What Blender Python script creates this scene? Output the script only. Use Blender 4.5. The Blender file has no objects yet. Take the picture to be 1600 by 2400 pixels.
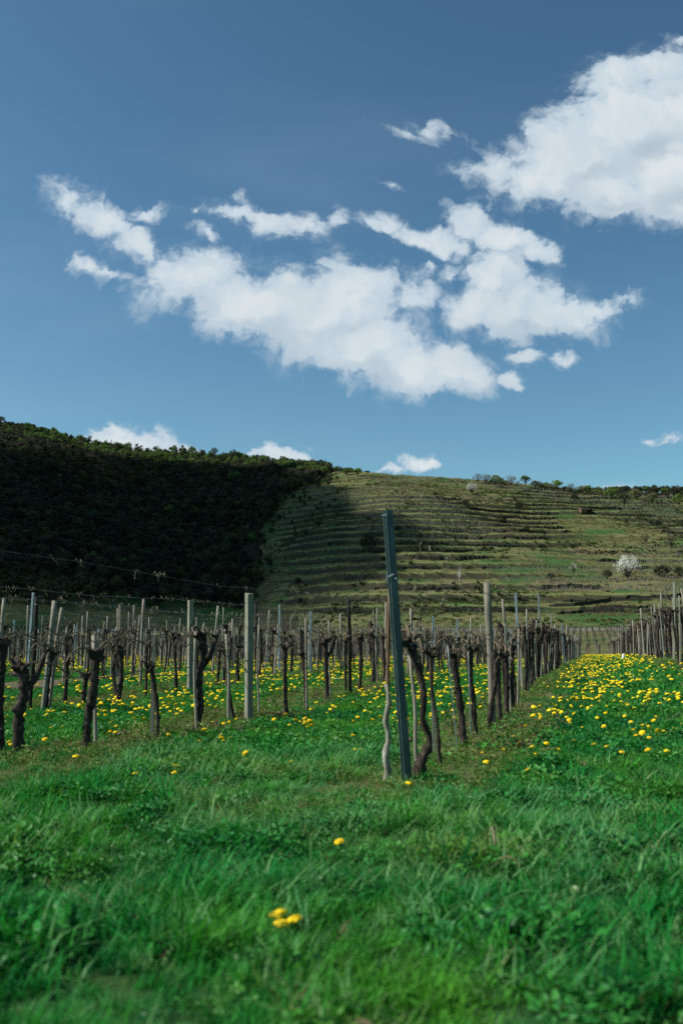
import bpy, math, random
import numpy as np
from mathutils import Vector, Matrix, noise as mnoise

R = math.radians
scene = bpy.context.scene
COL = scene.collection

# ------------------------------------------------------------------ camera
PITCH = math.atan(320 / 2333.0)
CAM = Vector((0, 0, 1.0))
cd = bpy.data.cameras.new('camera')
cam = bpy.data.objects.new('camera', cd)
COL.objects.link(cam)
cam.location = CAM
cam.rotation_euler = (math.pi / 2 + PITCH, 0, 0)
cd.sensor_fit = 'VERTICAL'
cd.sensor_height = 36.0
cd.sensor_width = 24.0
cd.lens = 35.0
cd.clip_start = 0.1
cd.clip_end = 12000
cd.dof.use_dof = True
cd.dof.focus_distance = 30.0
cd.dof.aperture_fstop = 2.2
scene.camera = cam

FPX = 2333.0


def pix_dir(px, py):
    """World direction through a photograph pixel (1600 x 2400)."""
    cx, cy = (px - 800) / FPX, (1200 - py) / FPX
    s, c = math.sin(PITCH), math.cos(PITCH)
    return Vector((cx, c - cy * s, s + cy * c))


# ------------------------------------------------------------------ light
SUN_EL, SUN_AZ = 43.0, -98.0          # azimuth from +Y, negative = to the left
SUN_DIR = Vector((math.sin(R(SUN_AZ)) * math.cos(R(SUN_EL)), math.cos(R(SUN_AZ)) * math.cos(R(SUN_EL)), math.sin(R(SUN_EL))))
SUN_POWER = 5.0
SKY_STRENGTH = 0.05
CLOUD_STRENGTH = 0.66
EXPOSURE = 0.4

sd = bpy.data.lights.new('sun', 'SUN')
sd.energy = SUN_POWER
sd.angle = R(0.53)
sd.color = (1.0, 0.95, 0.85)
sun = bpy.data.objects.new('sun', sd)
COL.objects.link(sun)
sun.rotation_euler = SUN_DIR.to_track_quat('Z', 'Y').to_euler()
sun.location = (0, 0, 50)

vs = scene.view_settings
vs.view_transform = 'Standard'
vs.look = 'None'
vs.exposure = EXPOSURE
vs.gamma = 1.0
vs.use_curve_mapping = False
scene.cycles.use_denoising = False
scene.cycles.sample_clamp_direct = 12.0
scene.cycles.sample_clamp_indirect = 4.0
scene.cycles.max_bounces = 8
scene.cycles.transparent_max_bounces = 8
scene.cycles.volume_bounces = 1

# ------------------------------------------------------------------ world: sky and clouds
world = bpy.data.worlds.new('World')
scene.world = world
world.use_nodes = True
wt = world.node_tree
wt.nodes.clear()
WN, WL = wt.nodes, wt.links


class NT:
    """Small node-tree helper."""
    def __init__(s, tree):
        s.t = tree

    def n(s, kind, **kw):
        nd = s.t.nodes.new(kind)
        for k, v in kw.items():
            if k == 'inp':
                for a, b in v.items():
                    if isinstance(b, bpy.types.NodeSocket):
                        s.t.links.new(b, nd.inputs[a])
                    else:
                        nd.inputs[a].default_value = b
            else:
                setattr(nd, k, v)
        return nd

    def math(s, op, a, b=None, c=None, clamp=False):
        nd = s.t.nodes.new('ShaderNodeMath')
        nd.operation = op
        nd.use_clamp = clamp
        for i, v in enumerate((a, b, c)):
            if v is None:
                continue
            if isinstance(v, bpy.types.NodeSocket):
                s.t.links.new(v, nd.inputs[i])
            else:
                nd.inputs[i].default_value = v
        return nd.outputs[0]

    def vmath(s, op, a, b=None, scale=None):
        nd = s.t.nodes.new('ShaderNodeVectorMath')
        nd.operation = op
        for i, v in enumerate((a, b)):
            if v is None:
                continue
            if isinstance(v, bpy.types.NodeSocket):
                s.t.links.new(v, nd.inputs[i])
            else:
                nd.inputs[i].default_value = v
        if scale is not None:
            nd.inputs['Scale'].default_value = scale
        return nd.outputs['Value'] if op in ('LENGTH', 'DOT_PRODUCT', 'DISTANCE') else nd.outputs[0]

    def mix(s, f, a, b, blend='MIX'):
        nd = s.t.nodes.new('ShaderNodeMix')
        nd.data_type = 'RGBA'
        nd.blend_type = blend
        for i, v in ((0, f), (6, a), (7, b)):
            if isinstance(v, bpy.types.NodeSocket):
                s.t.links.new(v, nd.inputs[i])
            else:
                nd.inputs[i].default_value = v if i == 0 else (v[0], v[1], v[2], 1)
        return nd.outputs[2]

    def ramp(s, v, a, b, lo=0.0, hi=1.0, smooth=True):
        nd = s.t.nodes.new('ShaderNodeMapRange')
        nd.interpolation_type = 'SMOOTHSTEP' if smooth else 'LINEAR'
        s.t.links.new(v, nd.inputs[0])
        nd.inputs[1].default_value = a
        nd.inputs[2].default_value = b
        nd.inputs[3].default_value = lo
        nd.inputs[4].default_value = hi
        return nd.outputs[0]

    def noise(s, vec, scale, detail=4, rough=0.55, dist=0.0, color=False):
        nd = s.t.nodes.new('ShaderNodeTexNoise')
        if vec is not None:
            s.t.links.new(vec, nd.inputs['Vector'])
        nd.inputs['Scale'].default_value = scale
        nd.inputs['Detail'].default_value = detail
        nd.inputs['Roughness'].default_value = rough
        nd.inputs['Distortion'].default_value = dist
        return nd.outputs[1 if color else 0]


w = NT(wt)
sky = w.n('ShaderNodeTexSky', sky_type='NISHITA', sun_disc=False)
sky.sun_elevation = R(SUN_EL)
sky.sun_rotation = R(SUN_AZ)
sky.altitude = 200
sky.air_density = 1.0
sky.dust_density = 1.0
sky.ozone_density = 2.2
tc = w.n('ShaderNodeTexCoord')
sep = w.n('ShaderNodeSeparateXYZ', inp={0: tc.outputs['Generated']})
yy = w.math('MAXIMUM', sep.outputs[1], 0.06)
uu = w.math('DIVIDE', sep.outputs[0], yy)
vv = w.math('DIVIDE', sep.outputs[2], yy)
uv = w.n('ShaderNodeCombineXYZ', inp={0: uu, 1: vv, 2: 0.37}).outputs[0]
# ragged outlines: bend the coordinates at three sizes
wcol = w.noise(uv, 7.0, 6, 0.62, 0.3, True)
warp = w.vmath('SCALE', w.vmath('SUBTRACT', wcol, (0.5, 0.5, 0.5)), None, 0.085)
wcol2 = w.noise(uv, 34.0, 5, 0.6, 0.2, True)
warp2 = w.vmath('SCALE', w.vmath('SUBTRACT', wcol2, (0.5, 0.5, 0.5)), None, 0.026)
uvw = w.vmath('ADD', w.vmath('ADD', uv, warp), warp2)
uvw = w.vmath('MULTIPLY', uvw, (1, 1, 0))
# (px, py, rx, ry, tilt in degrees (anticlockwise in the picture), weight)
CLOUDS = [
    (455, 660, 150, 92, 12, 1.0), (570, 715, 180, 92, -14, 1.0), (700, 745, 170, 100, -8, 1.0), (800, 735, 150, 118, 0, 1.0),
    (860, 815, 200, 92, -10, 1.0), (985, 850, 160, 62, 0, 1.0), (1080, 850, 90, 62, -20, .9), (965, 705, 75, 52, 25, .75),
    (820, 672, 70, 44, 0, .8), (730, 800, 120, 60, -15, .9),
    (160, 470, 66, 44, -45, .5), (235, 515, 92, 46, -28, .75), (305, 575, 95, 50, -22, .85), (340, 505, 76, 28, 12, .55), (205, 632, 76, 28, -32, .58), (258, 664, 50, 20, 0, .45),
    (560, 500, 90, 30, -20, .65), (650, 535, 90, 36, -12, .72), (730, 555, 60, 28, 0, .62), (785, 540, 46, 26, 40, .55), (500, 545, 52, 22, -15, .55), (590, 468, 40, 18, -30, .4), (468, 487, 16, 9, 20, .4),
    (905, 548, 70, 32, -14, .75), (1000, 570, 120, 42, -6, .95), (1095, 520, 72, 48, -35, 1.0), (1180, 560, 88, 50, -25, 1.0), (1255, 590, 58, 40, -20, .95),
    (1165, 640, 84, 70, 10, 1.0), (1120, 715, 90, 48, 10, 1.0), (1200, 715, 130, 88, -8, 1.0), (1310, 735, 150, 58, 0, 1.0), (1410, 725, 84, 40, 6, .85), (1470, 705, 50, 26, 10, .55), (985, 640, 26, 18, 0, .5), (1055, 640, 40, 30, 30, .5),
    (1250, 832, 40, 25, 0, .72), (1326, 843, 27, 18, 15, .65), (1196, 885, 38, 24, -25, .85),
    (1480, 290, 200, 150, 20, 1.15), (1340, 360, 190, 110, 22, 1.1), (1280, 420, 150, 70, 0, .95), (1400, 430, 180, 90, -5, 1.05), (1560, 400, 180, 130, 0, 1.15), (1640, 250, 200, 150, 0, 1.15), (1460, 185, 90, 62, 15, 1.0),
    (1560, 170, 110, 52, 0, 1.0), (1600, 480, 120, 56, -15, .95), (1740, 330, 200, 200, 0, 1.1), (1165, 385, 80, 44, 0, .62), (1080, 385, 60, 24, 5, .42), (1860, 420, 220, 130, 0, 1.0),
    (950, 312, 60, 13, -16, .34), (1010, 300, 52, 20, -5, .36), (1066, 318, 50, 13, -20, .34), (1120, 470, 40, 22, 0, .3), (910, 445, 30, 9, -15, .28),
    (330, 1020, 118, 46, -3, 1.0), (235, 1032, 86, 28, 0, .95), (420, 1038, 54, 36, -20, 1.0), (170, 1022, 50, 18, 0, .7),
    (660, 1075, 80, 22, 0, .95), (700, 1072, 50, 22, -10, .9), (600, 1068, 40, 10, 0, .6), (950, 1082, 42, 26, 8, .85), (985, 1092, 40, 16, -8, .8), (905, 1095, 30, 12, 0, .6),
    (5, 975, 24, 18, -20, .75), (52, 992, 20, 16, 0, .7), (1520, 1016, 28, 14, 0, .5), (1552, 1018, 20, 8, 0, .35), (1430, 1134, 80, 9, 0, .4), (1590, 95, 22, 24, 60, .5),
]
uvs = w.vmath('MULTIPLY', uv, (0.8, 1.15, 1))


def cloud_field(coords):
    acc = None
    for (px, py, rx, ry, tilt, wt_) in CLOUDS:
        d = pix_dir(px, py)
        u0, v0 = d.x / d.y, d.z / d.y
        dx, dy = pix_dir(px + 10, py), pix_dir(px, py - 10)
        su = abs(dx.x / dx.y - u0) / 10
        sv = abs(dy.z / dy.y - v0) / 10
        mp = w.n('ShaderNodeMapping', vector_type='TEXTURE', inp={0: coords, 1: (u0, v0, 0), 2: (0, 0, R(tilt)), 3: (rx * su * 1.12, ry * sv * 1.10, 1)})
        ln = w.vmath('LENGTH', mp.outputs[0])
        val = w.math('MULTIPLY_ADD', ln, -wt_, wt_)
        acc = val if acc is None else w.math('SMOOTH_MAX', acc, val, 0.12)
    return acc


acc = cloud_field(uvw)
acc_up = cloud_field(w.vmath('ADD', uvw, (-0.012, 0.026, 0.0)))
fine = w.noise(uvs, 24.0, 10, 0.66, 0.5)
fine2 = w.noise(uv, 9.0, 6, 0.55, 0.3)
dens = w.math('ADD', acc, w.math('MULTIPLY_ADD', fine, 1.0, -0.5))
dens = w.math('ADD', dens, w.math('MULTIPLY_ADD', fine2, 0.5, -0.25))
vor = w.n('ShaderNodeTexVoronoi', inp={'Vector': uvw, 'Scale': 34.0, 'Detail': 2.0, 'Roughness': 0.55, 'Lacunarity': 2.3})
dens = w.math('ADD', dens, w.math('MULTIPLY_ADD', vor.outputs['Distance'], -0.50, 0.40))
core = w.math('MULTIPLY', w.ramp(dens, -0.13, 0.33), w.ramp(acc, -0.02, 0.42, 0.42, 1.0))
strk = w.noise(w.vmath('MULTIPLY', uvw, (1.0, 2.2, 1.0)), 15.0, 8, 0.68, 1.2)
veil = w.math('MULTIPLY', w.ramp(w.math('ADD', dens, w.math('MULTIPLY_ADD', strk, 1.3, -0.70)), -0.30, 0.50), w.ramp(acc, -0.28, 0.12, 0.0, 0.42))
cir = w.noise(w.n('ShaderNodeMapping', inp={0: uv, 2: (0, 0, R(-38)), 3: (1.1, 5.0, 1)}).outputs[0], 1.6, 5, 0.5, 0.3)
cir = w.ramp(cir, 0.50, 0.80, 0.0, 0.10)
alpha = w.math('MULTIPLY', w.math('MAXIMUM', w.math('MAXIMUM', core, veil), cir), 0.97)
front = w.ramp(sep.outputs[1], 0.05, 0.2)
alpha = w.math('MULTIPLY', alpha, front)
body = w.ramp(dens, 0.05, 0.75)
uvl = w.vmath('ADD', uv, (-0.012, 0.014, 0.0))           # towards the sun: billows are brighter on that side
rel = w.math('SUBTRACT', w.noise(uvw, 11.0, 5, 0.5, 0.0), w.noise(w.vmath('ADD', uvw, (-0.012, 0.014, 0.0)), 11.0, 5, 0.5, 0.0))
side = w.ramp(w.math('SUBTRACT', acc_up, acc), -0.10, 0.42)        # 1 on the side turned away from the sun
rel2 = w.math('MULTIPLY_ADD', w.math('ADD', rel, w.math('MULTIPLY_ADD', vor.outputs['Distance'], -0.05, 0.03)), 2.4, 0.74, clamp=True)
ccol = w.mix(w.math('MULTIPLY', body, rel2), (0.58, 0.72, 0.84), (0.86, 0.92, 0.95))
grey = w.ramp(w.noise(uv, 4.2, 3, 0.5, 0.0), 0.48, 0.75)
ccol = w.mix(w.math('MULTIPLY', grey, 0.4), ccol, (0.56, 0.68, 0.77))
ccol = w.mix(w.math('MULTIPLY', w.math('MULTIPLY', side, body), 0.75), ccol, (0.46, 0.58, 0.69))
even = w.vmath('MINIMUM', sky.outputs[0], (4.5, 6.5, 9.0))      # no glare lobe round the sun
deep = w.n('ShaderNodeGamma', inp={0: even, 1: 1.32})
tint = w.mix(1.0, deep.outputs[0], (0.97, 1.21, 1.04), 'MULTIPLY')
bg1 = w.n('ShaderNodeBackground', inp={0: tint, 1: SKY_STRENGTH})
bg2 = w.n('ShaderNodeBackground', inp={0: ccol, 1: CLOUD_STRENGTH})
mx = w.n('ShaderNodeMixShader', inp={0: alpha, 1: bg1.outputs[0], 2: bg2.outputs[0]})
w.n('ShaderNodeOutputWorld', inp={0: mx.outputs[0]})
world.cycles.sampling_method = 'MANUAL'
world.cycles.sample_map_resolution = 512


# ------------------------------------------------------------------ helpers
def tag(o, label=None, cat=None, group=None, kind=None):
    if label: o['label'] = label
    if cat: o['category'] = cat
    if group: o['group'] = group
    if kind: o['kind'] = kind
    return o


def empty(name, loc, rot=(0, 0, 0)):
    o = bpy.data.objects.new(name, None)
    o.empty_display_size = 0.1
    o.location = loc
    o.rotation_euler = rot
    COL.objects.link(o)
    return o


class MB:
    def __init__(s):
        s.v, s.f, s.m = [], [], []
        s.mi = 0

    def face(s, *idx):
        s.f.append(idx)
        s.m.append(s.mi)

    def box(s, c, sz, rz=0.0, M=None):
        b = len(s.v)
        M = M or Matrix.Rotation(rz, 4, 'Z')
        for dx in (-.5, .5):
            for dy in (-.5, .5):
                for dz in (-.5, .5):
                    s.v.append(tuple(Vector(c) + M @ Vector((dx * sz[0], dy * sz[1], dz * sz[2]))))
        for q in ((0, 1, 3, 2), (4, 6, 7, 5), (0, 4, 5, 1), (2, 3, 7, 6), (0, 2, 6, 4), (1, 5, 7, 3)):
            s.face(*[b + i for i in q])

    def tube(s, pts, radii, sides=8, jit=0.0, rng=None, cap=True, squash=None):
        b = len(s.v)
        pts = [Vector(p) for p in pts]
        n = len(pts)
        up = None
        for i, p in enumerate(pts):
            t = (pts[min(i + 1, n - 1)] - pts[max(i - 1, 0)])
            t = t.normalized() if t.length > 1e-9 else Vector((0, 0, 1))
            if up is None:
                ref = Vector((1, 0, 0)) if abs(t.x) < 0.9 else Vector((0, 1, 0))
                up = (ref - t * ref.dot(t)).normalized()
            else:
                up = (up - t * up.dot(t))
                up = up.normalized() if up.length > 1e-6 else t.orthogonal().normalized()
            sd_ = t.cross(up)
            for k in range(sides):
                a = 2 * math.pi * k / sides
                r = radii[i] if hasattr(radii, '__len__') else radii
                if jit and rng: r *= 1 + rng.uniform(-jit, jit)
                q = p + (up * math.cos(a) + sd_ * math.sin(a)) * r
                s.v.append(tuple(q))
        for i in range(n - 1):
            for k in range(sides):
                k2 = (k + 1) % sides
                s.face(b + i * sides + k, b + i * sides + k2, b + (i + 1) * sides + k2, b + (i + 1) * sides + k)
        if cap:
            s.face(*[b + k for k in reversed(range(sides))])
            s.face(*[b + (n - 1) * sides + k for k in range(sides)])

    def mesh(s, name, mats, smooth=False):
        me = bpy.data.meshes.new(name)
        me.from_pydata(s.v, [], s.f)
        for m in (mats if isinstance(mats, (list, tuple)) else [mats]):
            me.materials.append(m)
        if any(s.m): me.polygons.foreach_set('material_index', s.m)
        if smooth: me.polygons.foreach_set('use_smooth', [True] * len(me.polygons))
        me.update()
        return me


def put(name, me, parent=None, loc=(0, 0, 0), rot=(0, 0, 0), scale=(1, 1, 1)):
    o = bpy.data.objects.new(name, me)
    o.location = loc
    o.rotation_euler = rot
    o.scale = scale
    COL.objects.link(o)
    if parent: o.parent = parent
    return o


ONES = 'zeroth first second third fourth fifth sixth seventh eighth ninth tenth eleventh twelfth thirteenth fourteenth fifteenth sixteenth seventeenth eighteenth nineteenth'.split()
TENS = {2: 'twenty', 3: 'thirty', 4: 'forty', 5: 'fifty', 6: 'sixty', 7: 'seventy', 8: 'eighty', 9: 'ninety'}
TENTH = {2: 'twentieth', 3: 'thirtieth', 4: 'fortieth', 5: 'fiftieth', 6: 'sixtieth', 7: 'seventieth', 8: 'eightieth', 9: 'ninetieth'}


def ordw(n):
    if n < 20: return ONES[n]
    t, o = divmod(n, 10)
    if t >= 10: return 'hundred-and-' + ordw(n - 100)
    return TENTH[t] if o == 0 else TENS[t] + '-' + ONES[o]


# ------------------------------------------------------------------ materials
def mat(name, build, rough=0.85):
    m = bpy.data.materials.new(name)
    m.use_nodes = True
    m.node_tree.nodes.clear()
    t = NT(m.node_tree)
    out = t.n('ShaderNodeOutputMaterial')
    sh = build(t)
    m.node_tree.links.new(sh, out.inputs[0])
    return m


def principled(t, col, rough=0.85, metal=0.0, normal=None, spec=0.25):
    p = t.n('ShaderNodeBsdfPrincipled')
    for k, v in (('Base Color', col), ('Roughness', rough), ('Metallic', metal), ('Normal', normal)):
        if v is None: continue
        if isinstance(v, bpy.types.NodeSocket): t.t.links.new(v, p.inputs[k])
        else: p.inputs[k].default_value = (*v, 1) if isinstance(v, tuple) else v
    p.inputs['Specular IOR Level'].default_value = spec
    return p.outputs[0]


def bump(t, h, strength=0.5, dist=0.01):
    b = t.n('ShaderNodeBump', inp={'Strength': strength, 'Distance': dist})
    t.t.links.new(h, b.inputs['Height'])
    return b.outputs[0]


def obj_co(t):
    return t.n('ShaderNodeTexCoord').outputs['Object']


def world_co(t):
    return t.n('ShaderNodeNewGeometry').outputs['Position']


def rnd(t):
    return t.n('ShaderNodeObjectInfo').outputs['Random']


def bark_mat(name, dark, light, sc=1.0, amt=1.0):
    def b(t):
        co = obj_co(t)
        off = t.vmath('ADD', co, t.n('ShaderNodeCombineXYZ', inp={0: t.math('MULTIPLY', rnd(t), 37.0), 1: 0.0, 2: t.math('MULTIPLY', rnd(t), 11.0)}).outputs[0])
        st = t.vmath('MULTIPLY', off, (60 * sc, 60 * sc, 9 * sc))
        n1 = t.noise(st, 1.0, 6, 0.65, 0.6)
        n2 = t.noise(off, 14 * sc, 5, 0.6, 0.3)
        f = t.ramp(n1, 0.35, 0.72)
        c = t.mix(f, dark, light)
        c = t.mix(t.ramp(n2, 0.55, 0.8), c, tuple(min(1, x * 1.7 + .015) for x in light))
        c = t.mix(t.math('MULTIPLY', rnd(t), 0.35), c, dark)
        h = t.math('ADD', n1, t.math('MULTIPLY', n2, 0.8))
        return principled(t, c, 0.92, 0, bump(t, h, 0.9 * amt, 0.012), 0.15)
    return mat(name, b)


M_bark = bark_mat('vine_bark', (0.012, 0.009, 0.008), (0.085, 0.066, 0.052))
M_cane = bark_mat('cane_bark', (0.10, 0.075, 0.05), (0.26, 0.20, 0.135), 2.0, 0.5)
M_tendril = bark_mat('dry_tendril', (0.24, 0.20, 0.13), (0.42, 0.36, 0.25), 3.0, 0.4)
M_treebark = bark_mat('tree_bark', (0.03, 0.025, 0.02), (0.10, 0.085, 0.07), 0.2)
M_palebark = bark_mat('pale_bark', (0.25, 0.23, 0.2), (0.5, 0.47, 0.42), 0.2)


def wood_mat(name, dark, light, lichen=(0.30, 0.31, 0.25), la=0.5):
    def b(t):
        co = obj_co(t)
        off = t.vmath('ADD', co, t.n('ShaderNodeCombineXYZ', inp={0: t.math('MULTIPLY', rnd(t), 53.0), 1: 0.0, 2: t.math('MULTIPLY', rnd(t), 7.0)}).outputs[0])
        g = t.noise(t.vmath('MULTIPLY', off, (110, 110, 3.5)), 1.0, 6, 0.6, 0.4)
        n2 = t.noise(t.vmath('MULTIPLY', off, (9, 9, 5)), 1.0, 5, 0.65, 0.3)
        c = t.mix(t.ramp(g, 0.3, 0.7), dark, light)
        c = t.mix(t.math('MULTIPLY', t.ramp(n2, 0.5, 0.72), la), c, lichen)
        c = t.mix(t.math('MULTIPLY', t.ramp(rnd(t), 0.3, 1.0), 0.55), c, dark)
        return principled(t, c, 0.9, 0, bump(t, g, 0.6, 0.004), 0.15)
    return mat(name, b)


M_wood = wood_mat('weathered_wood', (0.13, 0.115, 0.09), (0.33, 0.30, 0.24))
M_squarewood = wood_mat('sawn_grey_wood', (0.13, 0.13, 0.10), (0.25, 0.25, 0.195), (0.28, 0.31, 0.22))
M_darkwood = wood_mat('tarred_wood', (0.010, 0.009, 0.009), (0.03, 0.027, 0.024), (0.04, 0.04, 0.035), 0.3)
M_lichenwood = wood_mat('lichen_wood', (0.15, 0.13, 0.10), (0.30, 0.28, 0.23), (0.40, 0.42, 0.36), 0.9)


def metal_mat(name, c1, c2, rough=0.55, metal=0.35):
    def b(t):
        co = obj_co(t)
        n = t.noise(t.vmath('MULTIPLY', co, (20, 20, 6)), 1.0, 6, 0.6, 0.2)
        n2 = t.noise(co, 90, 3, 0.6)
        c = t.mix(t.ramp(n, 0.38, 0.7), c1, c2)
        c = t.mix(t.math('MULTIPLY', t.ramp(n2, 0.5, 0.75), 0.3), c, tuple(x * 0.5 for x in c1))
        return principled(t, c, rough, metal, bump(t, n2, 0.15, 0.002), 0.4)
    return mat(name, b)


M_green = metal_mat('green_painted_steel', (0.030, 0.055, 0.055), (0.065, 0.105, 0.105), 0.4, 0.2)
M_steel = metal_mat('galvanised_steel', (0.16, 0.21, 0.23), (0.30, 0.36, 0.38), 0.5, 0.4)
M_rust = metal_mat('rusty_steel', (0.10, 0.055, 0.03), (0.20, 0.11, 0.06), 0.85, 0.1)
M_wire = metal_mat('wire_steel', (0.16, 0.17, 0.175), (0.32, 0.33, 0.34), 0.5, 0.3)
M_hose = metal_mat('black_hose', (0.012, 0.012, 0.013), (0.02, 0.02, 0.022), 0.6, 0.0)


def leaf_mat(name, c1, c2, trans=0.35, macro=True, hue=None, rough=0.6, spec=0.06):
    """Two-tone leaf with per-instance variation; translucent."""
    def b(t):
        r = rnd(t)
        c = t.mix(r, c1, c2)
        if hue:
            pn = t.noise(world_co(t), hue[1], 4, 0.6)
            c = t.mix(t.ramp(pn, 0.44, 0.66), c, hue[0])
        p = principled(t, c, rough, 0, None, spec)
        tr = t.n('ShaderNodeBsdfTranslucent')
        t.t.links.new(t.mix(1.0, c, (1.1, 1.25, 0.6), 'MULTIPLY'), tr.inputs[0])
        return t.n('ShaderNodeMixShader', inp={0: trans, 1: p, 2: tr.outputs[0]}).outputs[0]
    return mat(name, b)


M_grass = leaf_mat('grass_blade', (0.003, 0.082, 0.022), (0.022, 0.245, 0.038), 0.3, hue=((0.080, 0.275, 0.026), 0.5), rough=0.5)
M_grass2 = leaf_mat('pale_grass_blade', (0.050, 0.22, 0.075), (0.15, 0.34, 0.115), 0.3, hue=((0.14, 0.22, 0.055), 0.6), rough=0.5, spec=.15)
M_weed = leaf_mat('weed_leaf', (0.006, 0.085, 0.026), (0.040, 0.24, 0.042), 0.25, hue=((0.085, 0.24, 0.030), 0.6), rough=0.4, spec=.15)
M_dry = leaf_mat('dry_blade', (0.16, 0.135, 0.065), (0.26, 0.22, 0.12), 0.2, rough=0.8)
M_strip = leaf_mat('strip_weed', (0.075, 0.145, 0.034), (0.17, 0.215, 0.060), 0.25, rough=0.6)
M_litter = leaf_mat('dry_leaf', (0.10, 0.070, 0.045), (0.20, 0.155, 0.10), 0.1, rough=0.85)
M_dand = leaf_mat('dandelion_petal', (0.84, 0.57, 0.014), (0.88, 0.66, 0.03), 0.06, rough=0.7)
M_dstem = leaf_mat('dandelion_stem', (0.08, 0.17, 0.05), (0.13, 0.20, 0.07), 0.2)


def tree_leaf(name, c1, c2, nsc=0.35, trans=0.25):
    def b(t):
        co = obj_co(t)
        n = t.noise(co, nsc, 3, 0.6)
        c = t.mix(t.ramp(n, 0.35, 0.65), c1, c2)
        c = t.mix(t.math('MULTIPLY', rnd(t), 0.5), c, tuple(x * 0.6 for x in c1))
        p = principled(t, c, 0.75, 0, None, 0.2)
        tr = t.n('ShaderNodeBsdfTranslucent')
        t.t.links.new(c, tr.inputs[0])
        return t.n('ShaderNodeMixShader', inp={0: trans, 1: p, 2: tr.outputs[0]}).outputs[0]
    return mat(name, b)


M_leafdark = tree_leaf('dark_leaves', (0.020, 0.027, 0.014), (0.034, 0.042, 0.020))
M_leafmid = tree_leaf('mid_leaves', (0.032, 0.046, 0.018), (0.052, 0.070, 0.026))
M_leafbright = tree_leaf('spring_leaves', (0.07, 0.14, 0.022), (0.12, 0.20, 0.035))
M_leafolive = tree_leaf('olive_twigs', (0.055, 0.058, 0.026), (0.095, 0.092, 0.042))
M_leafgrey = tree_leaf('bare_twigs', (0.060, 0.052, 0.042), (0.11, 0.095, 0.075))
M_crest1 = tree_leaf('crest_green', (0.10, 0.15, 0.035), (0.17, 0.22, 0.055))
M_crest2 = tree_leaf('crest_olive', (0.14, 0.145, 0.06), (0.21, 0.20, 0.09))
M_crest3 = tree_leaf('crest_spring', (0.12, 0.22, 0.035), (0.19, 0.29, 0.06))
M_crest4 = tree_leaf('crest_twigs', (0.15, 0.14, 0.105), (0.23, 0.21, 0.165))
M_needle = tree_leaf('conifer_needles', (0.010, 0.022, 0.012), (0.022, 0.040, 0.018))
M_blossom = tree_leaf('white_blossom', (0.55, 0.55, 0.47), (0.75, 0.75, 0.68), 0.5, 0.3)
M_scrub = leaf_mat('hill_scrub', (0.055, 0.085, 0.024), (0.110, 0.125, 0.050), 0.2, hue=((0.035, 0.055, 0.018), 0.035), rough=0.85)
M_hayscrub = leaf_mat('hill_dry_grass', (0.14, 0.128, 0.058), (0.21, 0.185, 0.09), 0.2, rough=0.85)


def stone_b(t):
    co = world_co(t)
    v = t.n('ShaderNodeTexVoronoi', inp={'Scale': 1.0})
    t.t.links.new(t.vmath('MULTIPLY', co, (2.0, 2.0, 5.0)), v.inputs['Vector'])
    c = t.mix(t.ramp(v.outputs['Distance'], 0.05, 0.5), (0.055, 0.050, 0.042), (0.028, 0.026, 0.022))
    n = t.noise(co, 0.6, 5, 0.6)
    c = t.mix(t.ramp(n, 0.45, 0.7), c, (0.035, 0.045, 0.018))
    return principled(t, c, 0.95, 0, bump(t, v.outputs['Distance'], 0.7, 0.08), 0.1)


M_wall = mat('dry_stone', stone_b)


def plaster_b(t):
    n = t.noise(world_co(t), 1.2, 5, 0.6)
    return principled(t, t.mix(n, (0.22, 0.20, 0.165), (0.34, 0.31, 0.26)), 0.9)


M_pale = mat('pale_mortar', plaster_b)


def plain(name, c1, c2, sc=8.0, rough=0.85):
    def b(t):
        n = t.noise(obj_co(t), sc, 5, 0.6)
        return principled(t, t.mix(n, c1, c2), rough, 0, bump(t, n, 0.3, 0.01))
    return mat(name, b)


M_rooftile = plain('old_shingle', (0.15, 0.115, 0.085), (0.27, 0.22, 0.17), 6)
M_brownboard = plain('red_brown_boards', (0.09, 0.05, 0.032), (0.14, 0.08, 0.05), 5)
M_blueplate = plain('pale_blue_plate', (0.42, 0.55, 0.62), (0.55, 0.66, 0.72), 3, 0.6)
M_plastic = plain('white_plastic', (0.72, 0.74, 0.72), (0.82, 0.83, 0.81), 4, 0.5)
M_tag = plain('orange_tag', (0.45,0.17,0.05),(0.62,0.30,0.10),20)
M_twig = bark_mat('fallen_twig', (0.28, 0.22, 0.15), (0.48, 0.41, 0.31), 2.0, 0.5)

# ------------------------------------------------------------------ row geometry and ground height
RA = math.atan(588 / 2354.9)
RX, RY = Vector((math.cos(RA), -math.sin(RA), 0)), Vector((math.sin(RA), math.cos(RA), 0))
ROWS = [1.92, -1.28, -4.70, -8.20, -11.7, -15.2, -18.7, -22.2, -25.7, -29.2, -32.7, -36.2, -39.7, -43.2, -46.7, -50.2, -53.7]


def sst(a, b, x):
    t = np.clip((np.asarray(x, float) - a) / (b - a), 0, 1)
    return t * t * (3 - 2 * t)


# ridge silhouette of the hill against its crest distance, per photograph column
C_PX = np.array([-900, -400, 0, 100, 200, 330, 450, 560, 700, 780, 900, 1000, 1100, 1200, 1300, 1400, 1500, 1600, 1900, 2400])
C_PY = np.array([1000, 960, 995, 1012, 1042, 1060, 1066, 1074, 1090, 1099, 1103, 1110, 1121, 1127, 1138, 1148, 1158, 1168, 1190, 1230])
C_R = np.array([800, 830, 860, 880, 900, 930, 950, 930, 760, 690, 650, 640, 640, 640, 640, 640, 640, 640, 640, 640])
F_R = np.array([300, 310, 320, 320, 325, 335, 345, 340, 285, 262, 255, 255, 255, 255, 255, 255, 255, 255, 255, 255])


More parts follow.
